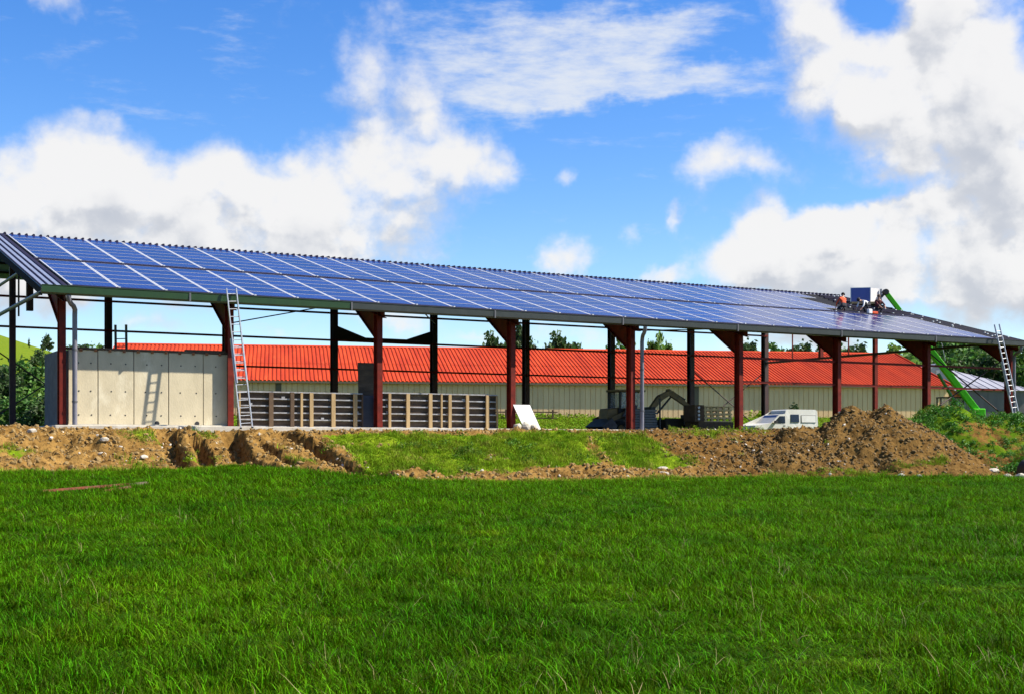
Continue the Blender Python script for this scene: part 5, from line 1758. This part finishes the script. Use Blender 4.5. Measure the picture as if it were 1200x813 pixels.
gf = scatter('field_grass', clumps, P, rots(len(P), .10), S, 'grass_field')
# pale dry stems and small white flowers among the blades
n = 420
y = 7 + 38 * rng.uniform(0, 1, n) ** 1.5; x = rng.uniform(-1, 1, n) * (y * .39 + .5)
u, w = UW(x, y); k = w < np.interp(u, KU, KWB) - .3
x, y = x[k], y[k]
scatter('dry_grass_stems', [blade_clump(70 + i, 3, .12, .14, .30, .006, .9) for i in range(3)], np.stack([x, y, base_z(x, y)], 1), rots(len(x), .2), scl3(len(x), .6, 1.0), 'straw')
# turf and weeds on the bank
n = 60000
u = rng.uniform(-9, 34, n); w = rng.uniform(-9, 3, n)
vg = veg_bank(u, w) + .35 * rand_grid(u, w, 44, 3.0)
wb = np.interp(u, KU, KWB)
k = (rng.uniform(0, 1, n) < np.clip((vg - .30) * 1.6, 0, 1)) & (w > wb - .1) & ~((u > -.5) & (u < 24.9) & (w > -.55))
u, w = u[k], w[k]
x, y = W2(u, w); z = surf_z(x, y)
s = scl3(len(x), .7, 1.4); s[:, 2] *= np.clip(.8 + .9 * rand_grid(u, w, 65, 1.4) + .5 * rand_grid(u, w, 66, 4.), .35, 2.4)
scatter('bank_turf', [blade_clump(90 + i, 22, .16, .05, .17, .013, .8) for i in range(4)], np.stack([x, y, z - .02], 1), rots(len(x), .2), s, 'grass_bank')
# darker tufts
n = 60
u = rng.uniform(8.5, 25, n); w = rng.uniform(-7.6, -1.4, n)
k = veg_bank(u, w) + .5 * rand_grid(u, w, 45, .8) > .80
u, w = u[k], w[k]
for (cu, cw_, m_) in ((12.0, -3.4, 8), (13.6, -4.2, 14), (16.2, -3.8, 7), (12.6, -6.2, 6)):
    u = np.concatenate([u, rng.normal(cu, .35, m_)]); w = np.concatenate([w, rng.normal(cw_, .25, m_)])
x, y = W2(u, w); z = surf_z(x, y)
scatter('weed_tufts', [leaf_clump(100 + i, 60, .26, .34, .055) for i in range(3)] + [blade_clump(104, 34, .2, .2, .46, .014, .7)], np.stack([x, y, z - .03], 1), rots(len(x), .15), scl3(len(x), .5, 1.0), 'weed_mid')
# weeds on the mound and along the far barn
n = 3000
x = rng.uniform(17, 31, n); y = rng.uniform(58, 70, n)
mz, mh = mound_z(x, y)
cover = .62 + .75 * rand_grid(x, y, 33, .9) - .42 * np.exp(-((x - 25.0) / 1.8) ** 2 - ((y - 62.3) / 1.5) ** 2) - .5 * np.exp(-((x - 21.6) / 1.2) ** 2 - ((y - 63.0) / .7) ** 2)
pz2, ph2 = pile_z(x, y)
k = (rng.uniform(0, 1, n) < np.clip(cover, 0, 1)) & (mh > .1) & ((pz2 < mz) | (x > 22) | (y > 64))
x, y = x[k], y[k]
scatter('mound_weeds', [leaf_clump(110 + i, 55, .26, .30, .06) for i in range(3)] + [blade_clump(114, 40, .22, .15, .45, .016, .8)], np.stack([x, y, surf_z(x, y) - .03], 1), rots(len(x), .2), scl3(len(x), .55, 1.15), 'weed_dark')
n = 9000
x = rng.uniform(-42, 42, n); y = rng.uniform(84, 122, n)
lx = (x + 36.75) * math.cos(R(RB)) + (y - 125) * math.sin(R(RB)); ly = -(x + 36.75) * math.sin(R(RB)) + (y - 125) * math.cos(R(RB))
k = (ly < -RWE - .3) & (x > -40)
x, y, ly = x[k], y[k], ly[k]
tall = np.exp(-((ly + RWE + 1.0) / 1.6) ** 2) * np.clip(.3 + 1.2 * rand_grid(x, y, 46, .25), 0.1, 1.6)
s = np.stack([1.6 + 1.0 * tall, 1.6 + 1.0 * tall, .8 + 2.6 * tall], 1)
scatter('rough_grass', [leaf_clump(120 + i, 40, .4, .3, .07) for i in range(2)] + [blade_clump(124, 40, .4, .15, .45, .03, .7)], np.stack([x, y, base_z(x, y)], 1), rots(len(x), .1), s, 'grass_bank')
n = 1500
u = rng.uniform(25, 48, n); w = rng.uniform(-1.5, 22, n)
x, y = W2(u, w)
k = ~((u > 25) & (u < 33) & (w > 2.5) & (w < 7)) & ~((x > 13) & (x < 18) & (y > 75) & (y < 77.3))
x, y = x[k], y[k]
scatter('barn_weeds', [leaf_clump(130 + i, 40, .3, .22, .06) for i in range(2)] + [blade_clump(134, 40, .3, .1, .4, .02, .7)], np.stack([x, y, surf_z(x, y)], 1), rots(len(x), .15), scl3(len(x), .5, 1.0), 'grass_bank')
# rubble: pale stones and brown clods on all the bare earth
n = 26000
u = rng.uniform(-10, 36, n); w = rng.uniform(-8.5, -.35, n)
vg = veg_bank(u, w)
wb = np.interp(u, KU, KWB)
k = (rng.uniform(0, 1, n) > vg * 1.15) & (w > wb + .15)
u, w = u[k], w[k]
x, y = W2(u, w)
n = len(x); sz = .018 + .10 * rng.uniform(0, 1, n) ** 4
for nm_, k, mn_ in (('rubble', u < 22.5, 'rubble'), ('brown_rubble', u >= 22.5, 'rubble_dark')):
    scatter(nm_, [rock_clump(140 + i) for i in range(5)], np.stack([x, y, surf_z(x, y)], 1)[k], rots(int(k.sum()), .8), np.stack([sz, sz, sz], 1)[k], mn_)
n = 7000
x = rng.uniform(5.5, 22, n); y = rng.uniform(52.3, 63, n)
pz, ph = pile_z(x, y); k = ph > .05
x, y = x[k], y[k]; n = len(x); sz = .015 + .085 * rng.uniform(0, 1, n) ** 5
scatter('clods', [rock_clump(150 + i) for i in range(5)], np.stack([x, y, surf_z(x, y)], 1), rots(n, .8), np.stack([sz, sz, sz], 1), 'rubble_dark')
n = 150
x = rng.uniform(6, 21.5, n); y = rng.uniform(52.6, 60, n)
pz, ph = pile_z(x, y); k = ph > .05
x, y = x[k], y[k]
uu = rng.uniform(-8, 30, 260); ww = rng.uniform(-7.5, -.4, 260); k = rng.uniform(0, 1, 260) > veg_bank(uu, ww) * 1.1
x2, y2 = W2(uu[k], ww[k]); x = np.concatenate([x, x2]); y = np.concatenate([y, y2]); n = len(x)
sz = .03 + .065 * rng.uniform(0, 1, n) ** 3
scatter('white_pebbles', [rock_clump(160 + i) for i in range(4)], np.stack([x, y, surf_z(x, y) + .01], 1), rots(n, .8), np.stack([sz, sz, sz], 1), 'stone')
